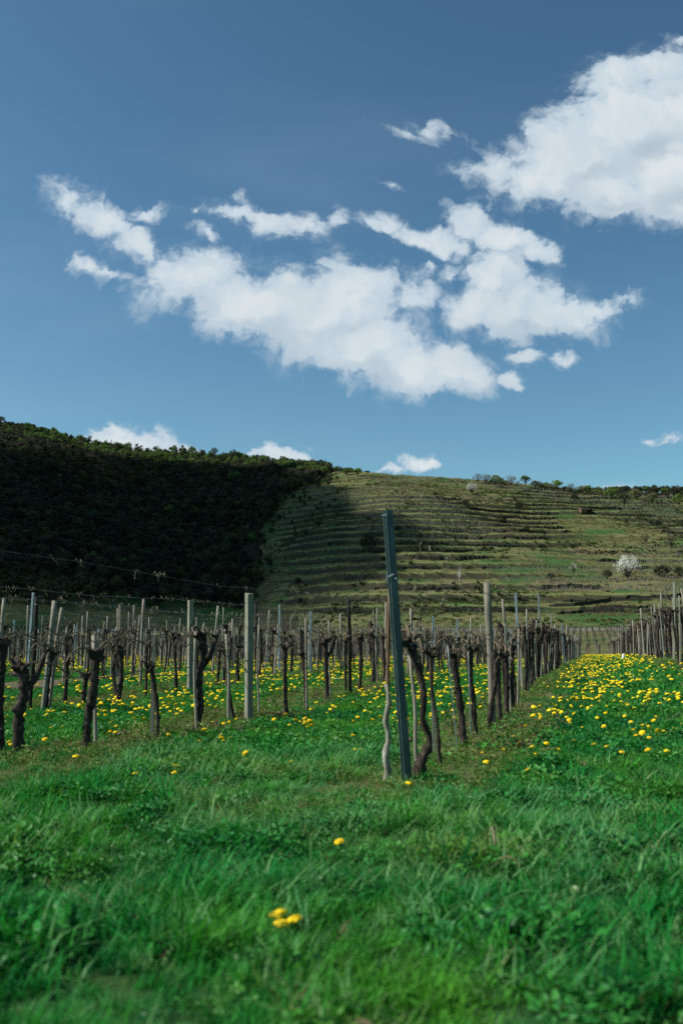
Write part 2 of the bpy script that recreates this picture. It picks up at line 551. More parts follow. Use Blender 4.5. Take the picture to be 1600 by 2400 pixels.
def value_noise(x, y, sc, seed=0):
    """Cheap smooth 2-D value noise for arrays, 0..1."""
    x = np.asarray(x, float) / sc + seed * 17.13
    y = np.asarray(y, float) / sc + seed * 9.71
    xi, yi = np.floor(x).astype(np.int64), np.floor(y).astype(np.int64)
    fx, fy = x - xi, y - yi
    fx, fy = fx * fx * (3 - 2 * fx), fy * fy * (3 - 2 * fy)

    def h(a, b):
        n = (a * 374761393 + b * 668265263 + seed * 1442695) & 0xffffffff
        n = ((n ^ (n >> 13)) * 1274126177) & 0xffffffff
        return ((n ^ (n >> 16)) & 0xffff) / 65535.0
    return (h(xi, yi) * (1 - fx) + h(xi + 1, yi) * fx) * (1 - fy) + (h(xi, yi + 1) * (1 - fx) + h(xi + 1, yi + 1) * fx) * fy


def field_h(x, y):
    x, y = np.asarray(x, float), np.asarray(y, float)
    a = x * RX.x + y * RX.y
    r = np.hypot(x, y)
    z = 0.25 * sst(9, 26, r)
    z = z + 0.40 * sst(-0.7, 2.1, a) * sst(8, 20, y) * (1 - sst(45, 110, r))
    near = 1 - sst(60, 100, r)
    z = z + near * ((value_noise(x, y, 1.3, 1) - .5) * .05 + (value_noise(x, y, 0.5, 2) - .5) * .03) * sst(1.0, 2.5, r)
    return z


def hill_base(x, y):
    x, y = np.asarray(x, float), np.asarray(y, float)
    r = np.hypot(x, y)
    az = np.arctan2(x, y)
    win = 1 - sst(R(30), R(44), np.abs(az))
    azc = np.clip(az, -R(36), R(36))
    px = 800 + 2355 * np.tan(azc)
    fwd = np.cos(azc)
    rf, rc = np.interp(px, C_PX, F_R), np.interp(px, C_PX, C_R)
    pc = np.interp(px, C_PX, C_PY)
    zc = 1 + (1520 - pc) / 2355 * rc * fwd
    zf = 5.3 * sst(112, 258, r)
    t = (r - rf) / (rc - rf)
    tt = np.clip(t, 0, 1)
    s = 0.93 * tt + 0.07 * tt * tt * (3 - 2 * tt)
    s = s - 0.10 * np.clip(tt - 0.72, 0, 1) * (1 - tt) / 0.28 * 2
    roll = np.where(t > 1, -0.20 * np.minimum(r - rc, 60) - 0.05 * np.clip(r - rc - 60, 0, 400), 0)
    z = zf + (zc - zf) * s + roll
    z = z + (value_noise(x, y, 60, 3) - .5) * 7 * sst(0.05, .3, tt) * (1 - sst(.8, 1, tt))
    z = z + (value_noise(x, y, 22, 4) - .5) * 2.2 * sst(0.02, .2, tt)
    return np.where(r < 112, 0.25, np.maximum(z * win, 0.25)), px, tt


LV = 4.4


def terrace_mask(x, y, px, tt):
    m = sst(610, 720, px) * sst(.03, .09, tt) * (1 - sst(.93, 1.0, tt))
    m = m * (0.35 + 0.65 * sst(.28, .5, value_noise(x, y, 55, 6)))
    return m


def hill_h(x, y, verge=False):
    z, px, tt = hill_base(x, y)
    m = terrace_mask(x, y, px, tt)
    q = z / LV + (value_noise(x, y, 80, 5) - .5) * 0.5
    k = np.floor(q)
    f = q - k
    ft = np.where(f < .84, f / .84 * .42, .42 + (f - .84) / .16 * .58)
    zt = z + (ft - f) * LV
    if verge: return m * (1 - sst(.10, .20, f)), m * sst(.82, .86, f)
    z = z * (1 - m) + zt * m
    x_, y_ = np.asarray(x, float), np.asarray(y, float)
    return z + (value_noise(x_, y_, 5, 8) - .5) * .6 * sst(.02, .1, tt)


def gz(x, y):
    r = math.hypot(x, y)
    return float(field_h(x, y)) if r < 112 else float(hill_h(x, y))


def hit(px, py, r0=2.0):
    """First point of the terrain seen through a photograph pixel."""
    d = pix_dir(px, py)
    d = d / math.hypot(d.x, d.y)
    rs = np.concatenate([np.arange(r0, 40, .05), np.arange(40, 112, .2), np.arange(112, 1000, 1.0)])
    X, Y, Z = d.x * rs, d.y * rs, CAM.z + d.z * rs
    H = np.where(rs < 112, field_h(X, Y), hill_h(X, Y))
    i = np.argmax(Z <= H)
    if not (Z <= H).any(): i = int(np.argmin(np.where(rs > 250, Z - H, 1e9)))
    return Vector((X[i], Y[i], H[i])), rs[i] * math.cos(math.atan2(d.x, d.y))


def rowpt(a, b):
    p = RX * a + RY * b
    return p.x, p.y


# ------------------------------------------------------------------ ground meshes
def grid_mesh(name, X, Y, Z, m, closed=True):
    nr, nc = X.shape
    me = bpy.data.meshes.new(name)
    co = np.stack([X, Y, Z], -1).reshape(-1, 3).astype(np.float32)
    me.vertices.add(len(co))
    me.vertices.foreach_set('co', co.ravel())
    i = np.arange(nr - 1)[:, None] * nc
    j = np.arange(nc if closed else nc - 1)[None, :]
    j2 = (j + 1) % nc
    q = np.stack([i + j, i + j2, i + nc + j2, i + nc + j], -1).reshape(-1, 4)
    q = q[:, ::-1]
    me.loops.add(q.size)
    me.loops.foreach_set('vertex_index', q.ravel().astype(np.int32))
    me.polygons.add(len(q))
    me.polygons.foreach_set('loop_start', np.arange(len(q), dtype=np.int32) * 4)
    me.polygons.foreach_set('use_smooth', np.ones(len(q), bool))
    me.materials.append(m)
    me.update(calc_edges=True)
    me.validate()
    return me


def ground_b(t):
    co = world_co(t)
    mp = t.n('ShaderNodeMapping', vector_type='TEXTURE', inp={0: co, 2: (0, 0, -RA)})
    s = t.n('ShaderNodeSeparateXYZ', inp={0: mp.outputs[0]})
    a = s.outputs[0]
    n1 = t.noise(co, 0.9, 6, 0.65)
    n2 = t.noise(co, 7.0, 6, 0.7)
    n3 = t.noise(co, 45.0, 4, 0.7)
    green = t.mix(n2, (0.008, 0.050, 0.014), (0.024, 0.100, 0.022))
    green = t.mix(t.ramp(n1, 0.45, 0.7), green, (0.045, 0.085, 0.022))
    dry = t.mix(n2, (0.07, 0.095, 0.03), (0.16, 0.16, 0.07))
    soil = t.mix(n3, (0.085, 0.06, 0.042), (0.20, 0.155, 0.115))
    an = t.math('ADD', a, t.math('MULTIPLY_ADD', n1, 0.7, -0.35))
    fr = t.math('ABSOLUTE', t.math('SUBTRACT', t.math('FRACT', t.math('MULTIPLY_ADD', an, 1 / 3.5, 0.5 + 1.28 / 3.5)), 0.5))
    strip = t.ramp(fr, 0.15, 0.22, 1.0, 0.0)
    yb = t.ramp(s.outputs[1], 5.9, 7.2)
    strip = t.math('MULTIPLY', strip, yb)
    c = t.mix(t.math('MULTIPLY', strip, 0.8), green, dry)
    s2 = t.math('ABSOLUTE', t.math('ADD', an, 11.9))
    so = t.ramp(s2, 0.8, 1.15, 1.0, 0.0)
    so2 = t.math('MULTIPLY', t.ramp(t.math('ABSOLUTE', t.math('SUBTRACT', an, 2.35)), 0.25, 0.5, 1.0, 0.0), 0.7)
    c = t.mix(t.math('MAXIMUM', so, so2), c, soil)
    return principled(t, c, 0.95, 0, bump(t, t.math('ADD', n2, n3), 0.6, 0.05), 0.1)


M_ground = mat('meadow_ground', ground_b)


def hill_b(t):
    co = world_co(t)
    g = t.n('ShaderNodeNewGeometry')
    n0 = t.noise(co, 0.012, 4, 0.6)
    n1 = t.noise(co, 0.05, 6, 0.65)
    n2 = t.noise(t.vmath('MULTIPLY', co, (0.25, 0.25, 1.6)), 1.0, 5, 0.7)
    n3 = t.noise(co, 1.4, 5, 0.75)
    olive = t.mix(n3, (0.046, 0.064, 0.018), (0.105, 0.118, 0.038))
    tan = t.mix(n3, (0.12, 0.107, 0.048), (0.215, 0.185, 0.09))
    green = t.mix(n3, (0.024, 0.075, 0.018), (0.050, 0.115, 0.028))
    c = t.mix(t.ramp(n2, 0.42, 0.64), olive, tan)
    c = t.mix(t.ramp(n1, 0.50, 0.62), c, green)
    c = t.mix(t.math('MULTIPLY', t.ramp(n0, 0.55, 0.7), 0.6), c, (0.05, 0.045, 0.03))
    for (qx, qy, sx, sy, colr, am) in HILL_PATCHES:
        mpn = t.n('ShaderNodeMapping', vector_type='TEXTURE', inp={0: co, 1: (qx, qy, 0), 2: (0, 0, -math.atan2(qx, qy)), 3: (sx, sy, 1e6)})
        ln = t.math('ADD', t.vmath('LENGTH', mpn.outputs[0]), t.math('MULTIPLY_ADD', n1, 1.0, -0.5))
        c = t.mix(t.math('MULTIPLY', t.ramp(ln, 0.8, 1.05, 1.0, 0.0), am), c, t.mix(n3, tuple(q * .7 for q in colr), tuple(q * 1.3 for q in colr)))
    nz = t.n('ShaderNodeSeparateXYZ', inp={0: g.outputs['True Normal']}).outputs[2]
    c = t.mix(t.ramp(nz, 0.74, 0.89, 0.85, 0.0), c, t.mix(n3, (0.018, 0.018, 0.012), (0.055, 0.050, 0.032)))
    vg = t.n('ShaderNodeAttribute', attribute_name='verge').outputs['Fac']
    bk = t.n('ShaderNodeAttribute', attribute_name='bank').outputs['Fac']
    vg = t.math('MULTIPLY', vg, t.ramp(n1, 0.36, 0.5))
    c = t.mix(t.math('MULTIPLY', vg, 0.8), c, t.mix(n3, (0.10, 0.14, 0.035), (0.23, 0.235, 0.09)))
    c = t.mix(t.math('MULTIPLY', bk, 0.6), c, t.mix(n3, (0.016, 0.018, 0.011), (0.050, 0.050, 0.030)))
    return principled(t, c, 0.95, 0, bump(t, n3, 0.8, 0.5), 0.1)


HILL_PATCHES = []
for (px_, py_, w_, h_, colr, am) in [(1470, 1192, 150, 20, (.022, .075, .022), .9), (1310, 1205, 45, 10, (.030, .095, .022), .9), (1160, 1190, 130, 26, (.16, .13, .07), .75), (1430, 1300, 110, 14, (.15, .115, .065), .8),
                                     (1450, 1445, 160, 14, (.035, .085, .022), .85), (1060, 1385, 90, 26, (.14, .115, .065), .75), (1430, 1378, 200, 14, (.15, .12, .07), .7), (960, 1115, 140, 10, (.075, .10, .03), .8),
                                     (1340, 1262, 60, 10, (.022, .07, .022), .8), (1150, 1240, 100, 14, (.07, .06, .035), .7), (760, 1180, 90, 40, (.10, .095, .055), .5)]:
    pc_, rr_ = hit(px_, py_, 200)
    pa_, ra_ = hit(px_, py_ - h_, 200)
    HILL_PATCHES.append((pc_.x, pc_.y, w_ / 2355 * pc_.y, max(6, (pa_ - pc_).length), colr, am))
M_hill = mat('hillside_ground', hill_b)

fine_az = np.arange(-25.0, 25.0001, 0.09)
coarse = np.concatenate([np.arange(-180, -25, 2.5), fine_az, np.arange(27.5, 180, 2.5)])
AZ = np.radians(coarse)
near_az = np.radians(np.concatenate([np.arange(-180, -30, 3.0), np.arange(-30, 30.01, 0.5), np.arange(33, 180, 3.0)]))
r1 = np.concatenate([[0.02], np.geomspace(0.4, 30, 150), np.linspace(30.8, 112, 70)])
RR, AA = np.meshgrid(r1, near_az, indexing='ij')
X, Y = RR * np.sin(AA), RR * np.cos(AA)
ground = put('ground', grid_mesh('ground', X, Y, field_h(X, Y), M_ground))
tag(ground, kind='structure')
r2 = np.concatenate([np.linspace(111.5, 250, 50), np.arange(252, 705, 1.25), np.linspace(708, 1000, 60), np.linspace(1010, 1500, 20), [2500, 5000]])
RR, AA = np.meshgrid(r2, AZ, indexing='ij')
X, Y = RR * np.sin(AA), RR * np.cos(AA)
Zh = hill_h(X, Y)
Zh[0] = 0.22
hillside = put('hillside', grid_mesh('hillside', X, Y, Zh, M_hill))
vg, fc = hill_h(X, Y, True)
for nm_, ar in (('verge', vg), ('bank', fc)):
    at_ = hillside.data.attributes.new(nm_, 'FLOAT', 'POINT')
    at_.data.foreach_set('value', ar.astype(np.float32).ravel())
tag(hillside, kind='structure')

# the wooded hill farther back, seen over the crest at both gaps
def far_hill_b(t):
    co = world_co(t)
    n = t.noise(co, 0.06, 6, 0.7)
    return principled(t, t.mix(n, (0.03, 0.04, 0.018), (0.07, 0.07, 0.035)), 0.95)


M_far = mat('far_woodland', far_hill_b)
FB_PX = np.array([-500, 300, 560, 700, 800, 900, 1000, 1100, 1250, 1350, 1450, 1600, 1900, 2600])
FB_PY = np.array([1100, 1090, 1074, 1080, 1087, 1098, 1114, 1130, 1142, 1144, 1136, 1131, 1130, 1180])
azf = np.radians(np.arange(-30, 36, 0.25))
rf = np.concatenate([np.linspace(1150, 1600, 26), np.linspace(1620, 2200, 10)])
RR, AA = np.meshgrid(rf, azf, indexing='ij')
X, Y = RR * np.sin(AA), RR * np.cos(AA)


def far_h(X, Y):
    r, az = np.hypot(X, Y), np.arctan2(X, Y)
    pc = np.interp(800 + 2355 * np.tan(az), FB_PX, FB_PY)
    zc = 1 + (1520 - pc) / 2355 * 1600 * np.cos(az)
    return zc * sst(1050, 1620, r) - 12 + (value_noise(X, Y, 90, 9) - .5) * 6


fh = put('far_hill', grid_mesh('far_hill', X, Y, far_h(X, Y), M_far, closed=False))
tag(fh, kind='structure')


# ------------------------------------------------------------------ scatter by geometry nodes (only for stuff)
def scatter(name, protos, pts, rots, scales, idx, base_mat=None):
    """One stuff object: instances of the proto meshes on points."""
    pc = bpy.data.collections.new(name + '_kinds')
    for k, me in enumerate(protos):
        o = bpy.data.objects.new('%s_%02d' % (name, k), me)
        pc.objects.link(o)
    n = len(pts)
    me = bpy.data.meshes.new(name)
    me.vertices.add(n)
    me.vertices.foreach_set('co', np.asarray(pts, np.float32).ravel())
    a = me.attributes.new('rot', 'FLOAT_VECTOR', 'POINT')
    a.data.foreach_set('vector', np.asarray(rots, np.float32).ravel())
    a = me.attributes.new('scl', 'FLOAT_VECTOR', 'POINT')
    sc = np.asarray(scales, np.float32)
    if sc.ndim == 1: sc = np.repeat(sc[:, None], 3, 1)
    a.data.foreach_set('vector', sc.ravel())
    a = me.attributes.new('kind', 'INT', 'POINT')
    a.data.foreach_set('value', np.asarray(idx, np.int32))
    o = put(name, me)
    ng = bpy.data.node_groups.new(name, 'GeometryNodeTree')
    ng.interface.new_socket('Geometry', in_out='INPUT', socket_type='NodeSocketGeometry')
    ng.interface.new_socket('Geometry', in_out='OUTPUT', socket_type='NodeSocketGeometry')
    N, L = ng.nodes, ng.links
    gi, go = N.new('NodeGroupInput'), N.new('NodeGroupOutput')
    ci = N.new('GeometryNodeCollectionInfo')
    ci.inputs['Collection'].default_value = pc
    ci.inputs['Separate Children'].default_value = True
    ci.inputs['Reset Children'].default_value = True
    ip = N.new('GeometryNodeInstanceOnPoints')
    ip.inputs['Pick Instance'].default_value = True

    def at(nm, dt):
        q = N.new('GeometryNodeInputNamedAttribute')
        q.data_type = dt
        q.inputs['Name'].default_value = nm
        return q.outputs['Attribute']
    L.new(gi.outputs[0], ip.inputs['Points'])
    L.new(ci.outputs[0], ip.inputs['Instance'])
    L.new(at('kind', 'INT'), ip.inputs['Instance Index'])
    L.new(at('rot', 'FLOAT_VECTOR'), ip.inputs['Rotation'])
    L.new(at('scl', 'FLOAT_VECTOR'), ip.inputs['Scale'])
    L.new(ip.outputs[0], go.inputs[0])
    md = o.modifiers.new('scatter', 'NODES')
    md.node_group = ng
    tag(o, kind='stuff')
    return o


# ------------------------------------------------------------------ trees
def leaf_cloud(mb, rng, c, rad, n, size, flat=1.0):
    for _ in range(n):
        d = Vector((rng.gauss(0, 1), rng.gauss(0, 1), rng.gauss(0, 1)))
        d = d.normalized() * rad * (rng.random() ** 0.45)
        p = Vector(c) + Vector((d.x, d.y, d.z * flat))
        nrm = (d.normalized() + Vector((rng.uniform(-1, 1), rng.uniform(-1, 1), rng.uniform(-.6, 1)))).normalized()
        u = nrm.orthogonal().normalized()
        v = nrm.cross(u)
        a = rng.uniform(0, 6.28)
        u, v = u * math.cos(a) + v * math.sin(a), v * math.cos(a) - u * math.sin(a)
        s = size * rng.uniform(.6, 1.35)
        b = len(mb.v)
        mb.v += [tuple(p + u * s), tuple(p + v * s * .6), tuple(p - u * s), tuple(p - v * s * .6)]
        mb.face(b, b + 1, b + 2, b + 3)


def tree_meshes(seed, h, w, leafmat, kind='round', barkm=None, nclump=16, nleaf=34, leaf=.2):
    """(trunk mesh, crown mesh) of unit tree about h metres high."""
    rng = random.Random(seed)
    tr, cr = MB(), MB()
    if kind == 'conifer':
        tr.tube([(0, 0, -.3), (0, 0, h * .5), (0, 0, h)], [h * .022, h * .014, .02], 6)
        for k in range(11):
            f = k / 10
            z = h * (.12 + .85 * f)
            rr = w * .5 * (1 - f) ** .8 + .12
            for j in range(max(4, int(9 * (1 - f)) + 3)):
                a = rng.uniform(0, 6.28)
                q = rr * rng.uniform(.35, .95)
                leaf_cloud(cr, rng, (math.cos(a) * q, math.sin(a) * q, z - q * .25), .35 * w / 4, 6, leaf * 1.1, .5)
        return tr.mesh('trunk', barkm or M_treebark), cr.mesh('crown', leafmat)
    bh = h * (.30 if kind == 'round' else .42)
    if kind == 'bush': bh = h * .1
    bend = rng.uniform(-.06, .06) * h
    tr.tube([(0, 0, -.3), (bend * .4, 0, bh * .6), (bend, 0, bh * 1.2), (bend, bend * .4, h * .72)], [h * .032, h * .026, h * .02, h * .008], 6)
    for k in range(nclump):
        a = rng.uniform(0, 6.28)
        el = rng.uniform(-.3, 1.0)
        rr = math.sqrt(max(0, 1 - min(1, el * el))) * rng.uniform(.45, 1.0)
        cz = (h + bh) / 2
        c = Vector((math.cos(a) * rr * w * .40, math.sin(a) * rr * w * .40, cz + el * (h - bh) * .42))
        st = Vector((bend, 0, bh * rng.uniform(.7, 1.3)))
        mid = st.lerp(c, .55) + Vector((0, 0, -.06 * h))
        tr.tube([st, mid, c], [h * .012, h * .008, h * .003], 4, cap=False)
        cr_r = w * rng.uniform(.13, .24)
        leaf_cloud(cr, rng, c, cr_r, nleaf, leaf, .8)
    return tr.mesh('trunk', barkm or M_treebark), cr.mesh('crown', leafmat)


def join_mesh(name, parts):
    """One mesh from several (for the stuff protos)."""
    vs_, fs, mi, mats = [], [], [], []
    for me in parts:
        b = len(vs_)
        vs_ += [tuple(v.co) for v in me.vertices]
        mm = len(mats)
        mats += list(me.materials)
        for p in me.polygons:
            fs.append([b + i for i in p.vertices])
            mi.append(mm + p.material_index)
    o = bpy.data.meshes.new(name)
    o.from_pydata(vs_, [], fs)
    for m in mats: o.materials.append(m)
    o.polygons.foreach_set('material_index', mi)
    return o


T = {
    'dark': tree_meshes(1, 10, 8, M_leafdark, leaf=.42, nclump=18),
    'mid': tree_meshes(2, 10, 8, M_leafmid, leaf=.40, nclump=18),
    'bright': tree_meshes(3, 10, 8.5, M_leafbright, leaf=.40, nclump=20),
    'olive': tree_meshes(4, 10, 9, M_leafolive, leaf=.34, nclump=20, nleaf=26),
    'bare': tree_meshes(5, 10, 8, M_leafgrey, leaf=.20, nclump=22, nleaf=24),
    'conifer': tree_meshes(6, 12, 5, M_needle, 'conifer', leaf=.42),
    'blossom': tree_meshes(7, 10, 10.4, M_blossom, 'bush', leaf=.24, nclump=30, nleaf=44),
    'sparse': tree_meshes(8, 10, 7, M_blossom, leaf=.17, nclump=16, nleaf=16),
    'bush': tree_meshes(9, 10, 17, M_leafdark, 'bush', leaf=.55, nclump=26, nleaf=36),
    'greenbush': tree_meshes(10, 10, 15, M_leafmid, 'bush', leaf=.5, nclump=26, nleaf=36),
    'twigtree': tree_meshes(11, 10, 6, M_leafgrey, barkm=M_palebark, leaf=.10, nclump=16, nleaf=14),
}
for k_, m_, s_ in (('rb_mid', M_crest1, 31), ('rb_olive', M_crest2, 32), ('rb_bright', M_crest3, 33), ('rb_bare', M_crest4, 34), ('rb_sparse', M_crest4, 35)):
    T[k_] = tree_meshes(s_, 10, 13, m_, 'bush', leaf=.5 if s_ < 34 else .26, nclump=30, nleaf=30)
print('terrain ready')
# ------------------------------------------------------------------ a cumulus up to the left, whose shadow lies on the wooded slope
CLOUD_Z = 560.0
edge_px = [(-420, 1482), (0, 1482), (200, 1480), (400, 1475), (560, 1474), (720, 1466), (850, 1430), (930, 1370), (945, 1290), (880, 1215), (765, 1150),
           (735, 1122), (690, 1108), (560, 1108), (450, 1098), (330, 1096), (200, 1094), (100, 1080), (0, 1062), (-420, 1035)]
poly = []
for (px, py) in edge_px:
    p, _ = hit(px, py, 200)
    k = (CLOUD_Z - p.z) / SUN_DIR.z
    poly.append((p.x + SUN_DIR.x * k, p.y + SUN_DIR.y * k))
poly = np.array(poly)
gx = np.arange(poly[:, 0].min() - 60, poly[:, 0].max() + 60, 14.0)
gy = np.arange(poly[:, 1].min() - 60, poly[:, 1].max() + 60, 14.0)
GX, GY = np.meshgrid(gx, gy, indexing='ij')
WX = GX + (value_noise(GX, GY, 45, 31) - .5) * 46 + (value_noise(GX, GY, 17, 32) - .5) * 16
WY = GY + (value_noise(GX, GY, 45, 33) - .5) * 46 + (value_noise(GX, GY, 17, 34) - .5) * 16
ins = np.zeros(GX.shape, bool)
dmin = np.full(GX.shape, 1e9)
for i in range(len(poly)):
    (x1, y1), (x2, y2) = poly[i], poly[(i + 1) % len(poly)]
    c = ((y1 > WY) != (y2 > WY)) & (WX < (x2 - x1) * (WY - y1) / (y2 - y1 + 1e-12) + x1)
    ins ^= c
    L2 = (x2 - x1) ** 2 + (y2 - y1) ** 2
    t = np.clip(((WX - x1) * (x2 - x1) + (WY - y1) * (y2 - y1)) / L2, 0, 1)
    dmin = np.minimum(dmin, np.hypot(WX - x1 - t * (x2 - x1), WY - y1 - t * (y2 - y1)))
D = np.where(ins, dmin, 0)
D[0] = D[-1] = 0
D[:, 0] = D[:, -1] = 0
H = 120 * (1 - np.exp(-D / 55)) * (0.8 + .5 * value_noise(GX, GY, 60, 35))
ni, nj = GX.shape
vtop = [(GX[i, j], GY[i, j], CLOUD_Z + .62 * H[i, j]) for i in range(ni) for j in range(nj)]
vlist = list(vtop)
bot = {}
for i in range(ni):
    for j in range(nj):
        k = i * nj + j
        if D[i, j] > 0:
            bot[k] = len(vlist)
            vlist.append((GX[i, j], GY[i, j], CLOUD_Z - .38 * H[i, j]))
        else:
            bot[k] = k
fl = []
for i in range(ni - 1):
    for j in range(nj - 1):
        q = [i * nj + j, (i + 1) * nj + j, (i + 1) * nj + j + 1, i * nj + j + 1]
        if any(bot[k] != k for k in q):
            fl.append(tuple(q))
            fl.append(tuple(bot[k] for k in reversed(q)))
cm = bpy.data.meshes.new('cloud')
cm.from_pydata(vlist, [], fl)
cm.validate()
m = bpy.data.materials.new('cloud_vapour')
m.use_nodes = True
m.node_tree.nodes.clear()
t_ = NT(m.node_tree)
pv = t_.n('ShaderNodeVolumePrincipled')
pv.inputs['Color'].default_value = (0.95, 0.97, 1.0, 1)
pv.inputs['Density'].default_value = 0.045
o_ = t_.n('ShaderNodeOutputMaterial')
m.node_tree.links.new(pv.outputs[0], o_.inputs['Volume'])
cm.materials.append(m)
cl = put('clouds', cm)
tag(cl, kind='stuff')

# ------------------------------------------------------------------ forest on the slope
rng = np.random.default_rng(5)
E_PY = np.array([1080, 1108, 1122, 1165, 1250, 1330, 1400, 1445, 1470])
E_PX = np.array([770, 765, 735, 655, 605, 588, 590, 575, 300])


def hill_points(n, pxa, pxb, ra, rb):
    px = rng.uniform(pxa, pxb, n)
    r = np.sqrt(rng.uniform(ra * ra, rb * rb, n))
    az = np.arctan((px - 800) / 2355)
    x, y = r * np.sin(az), r * np.cos(az)
    return px, r, x, y


def py_of(x, y, z):
    return 1520 - (z - 1) / y * 2355


px, r, x, y = hill_points(26000, -420, 790, 300, 985)
z, _, tt = hill_base(x, y)
py = py_of(x, y, z)
ep = np.interp(py, E_PY, E_PX) + np.where(rng.random(len(px)) < .20, rng.exponential(50, len(px)), rng.normal(0, 16, len(px)))
keep = (px < ep) & (tt > .06) & (rng.random(len(px)) < np.where(tt < .12, .5, 1))
keep &= rng.random(len(px)) < .85
x, y, px, tt = x[keep], y[keep], px[keep], tt[keep]
z = hill_h(x, y)
n = len(x)
kinds = ['dark', 'mid', 'bright', 'olive', 'bare', 'conifer']
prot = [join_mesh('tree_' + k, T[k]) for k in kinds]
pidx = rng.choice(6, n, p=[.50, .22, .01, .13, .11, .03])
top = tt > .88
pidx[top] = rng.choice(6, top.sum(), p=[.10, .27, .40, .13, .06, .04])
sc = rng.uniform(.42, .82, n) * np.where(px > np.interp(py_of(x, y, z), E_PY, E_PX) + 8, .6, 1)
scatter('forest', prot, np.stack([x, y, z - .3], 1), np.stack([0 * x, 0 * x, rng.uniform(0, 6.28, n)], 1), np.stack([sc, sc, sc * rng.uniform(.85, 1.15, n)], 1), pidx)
print('forest', n)

# far woodland behind the crest
n = 5200
az = np.radians(rng.uniform(-24, 26, n))
r = rng.uniform(1420, 1640, n)
x, y = r * np.sin(az), r * np.cos(az)
pidx = rng.choice(6, n, p=[.22, .20, .14, .20, .18, .06])
sc = rng.uniform(.7, 1.25, n)
scatter('distant_forest', prot, np.stack([x, y, far_h(x, y) - .5], 1), np.stack([0 * x, 0 * x, rng.uniform(0, 6.28, n)], 1), sc, pidx)

# ------------------------------------------------------------------ terrace walls, one thing each
wr = random.Random(11)
pxs = np.arange(640, 1680, 3.0)
azs = np.arctan((pxs - 800) / 2355)
rs = np.arange(256, 640, .8)
RRw, AAw = np.meshgrid(rs, azs, indexing='ij')
Xw, Yw = RRw * np.sin(AAw), RRw * np.cos(AAw)
zb, pxw, ttw = hill_base(Xw, Yw)
q = zb / LV + (value_noise(Xw, Yw, 80, 5) - .5) * .5
mk = terrace_mask(Xw, Yw, pxw, ttw)
k0, k1 = int(q.min()) + 1, int(q.max())
walls = []
for k in range(max(2, k0), k1 + 1):
    lv = k + .86
    cross = (q[:-1] < lv) & (q[1:] >= lv)
    has = cross.any(0)
    ridx = cross.argmax(0)
    rr = rs[ridx]
    i = 0
    while i < len(pxs):
        L = wr.randint(16, 85)
        seg = [j for j in range(i, min(i + L, len(pxs))) if has[j] and mk[ridx[j], j] > .45]
        i += L + wr.choice((2, 4, 10, 30, 60))
        # keep one unbroken run without jumps in distance
        run = []
        for j in seg:
            if run and (j != run[-1] + 1 or abs(rr[j] - rr[run[-1]]) > 3.5):
                break
            run.append(j)
        if len(run) >= 9 and wr.random() < .92:
            walls.append((k, run, rr[run]))
walls = walls[:150]
print('walls', len(walls))


def wall_mesh(pts, h, th, wrg, name='terrace_wall', m=None):
    mb = MB()
    n = len(pts)
    for i, p in enumerate(pts):
        d = Vector((p.x, p.y, 0)).normalized()
        j = wrg.uniform(-.06, .06)
        wob = math.sin(i * .31 + h * 9) * .12 + math.sin(i * .83 + h * 31) * .07
        hh = h * (1 + wob + wrg.uniform(-.04, .04)) * min(1, .35 + .22 * min(i, n - 1 - i))
        f0 = p + d * j
        for (off, zz) in ((0, -.7), (.12, hh), (th, hh + wrg.uniform(-.02, .04)), (th, -.7)):
            mb.v.append((f0.x + d.x * off, f0.y + d.y * off, p.z + zz))
    for i in range(n - 1):
        for a_ in range(4):
            b_ = (a_ + 1) % 4
            mb.face(i * 4 + a_, (i + 1) * 4 + a_, (i + 1) * 4 + b_, i * 4 + b_)
    mb.face(0, 1, 2, 3)
    mb.face(*[(n - 1) * 4 + k for k in (3, 2, 1, 0)])
    return mb.mesh(name, m or M_wall)


lev_count = {}
levels = sorted({k for k, _, _ in walls})
for (k, run, rr) in walls:
    pts = []
    for j, r_ in zip(run, rr):
        x_, y_ = r_ * math.sin(azs[j]), r_ * math.cos(azs[j])
        pts.append(Vector((x_, y_, float(hill_h(x_, y_)))))
    lev_count[k] = lev_count.get(k, 0) + 1
    length = (pts[-1] - pts[0]).length
    look = 'short' if length < 9 else ('long' if length > 24 else 'medium')
    o = put('terrace_wall', wall_mesh(pts, wr.uniform(.8, 1.6), .7, wr))
    tag(o, '%s dark dry stone wall, %s one along the %s terrace up the hillside' % (look, ordw(lev_count[k]), ordw(levels.index(k) + 1)), 'stone wall', 'dry stone walls of the vineyard terraces', 'thing')

# two long dark walls low on the slope and the pale kerb wall of the lane at its foot
for nm, a_, b_, h_ in (('upper', (1285, 1424), (1620, 1398), 1.05), ('lower', (1300, 1440), (1530, 1424), .8)):
    pts = []
    for i in range(40):
        f = i / 39
        p, _ = hit(a_[0] + (b_[0] - a_[0]) * f, a_[1] + (b_[1] - a_[1]) * f + 2 * math.sin(f * 9), 200)
        pts.append(p)
    tag(put('terrace_wall', wall_mesh(pts, h_, .6, wr)), 'long near-black slanting stone wall, %s of the pair above the pale road wall' % nm, 'stone wall', 'dry stone walls of the vineyard terraces', 'thing')
mbw = MB()
pts = []
for i in range(120):
    px_ = 855 + i * 6.2
    az_ = math.atan((px_ - 800) / 2355)
    r_ = 252.0
    pts.append(Vector((r_ * math.sin(az_), r_ * math.cos(az_), gz(r_ * math.sin(az_), r_ * math.cos(az_)) + .1)))
tag(put('road_wall', wall_mesh(pts, .55, .35, wr, 'road_wall', M_pale)), 'low pale mortared wall along the road at the foot of the hillside', 'wall', None, 'thing')
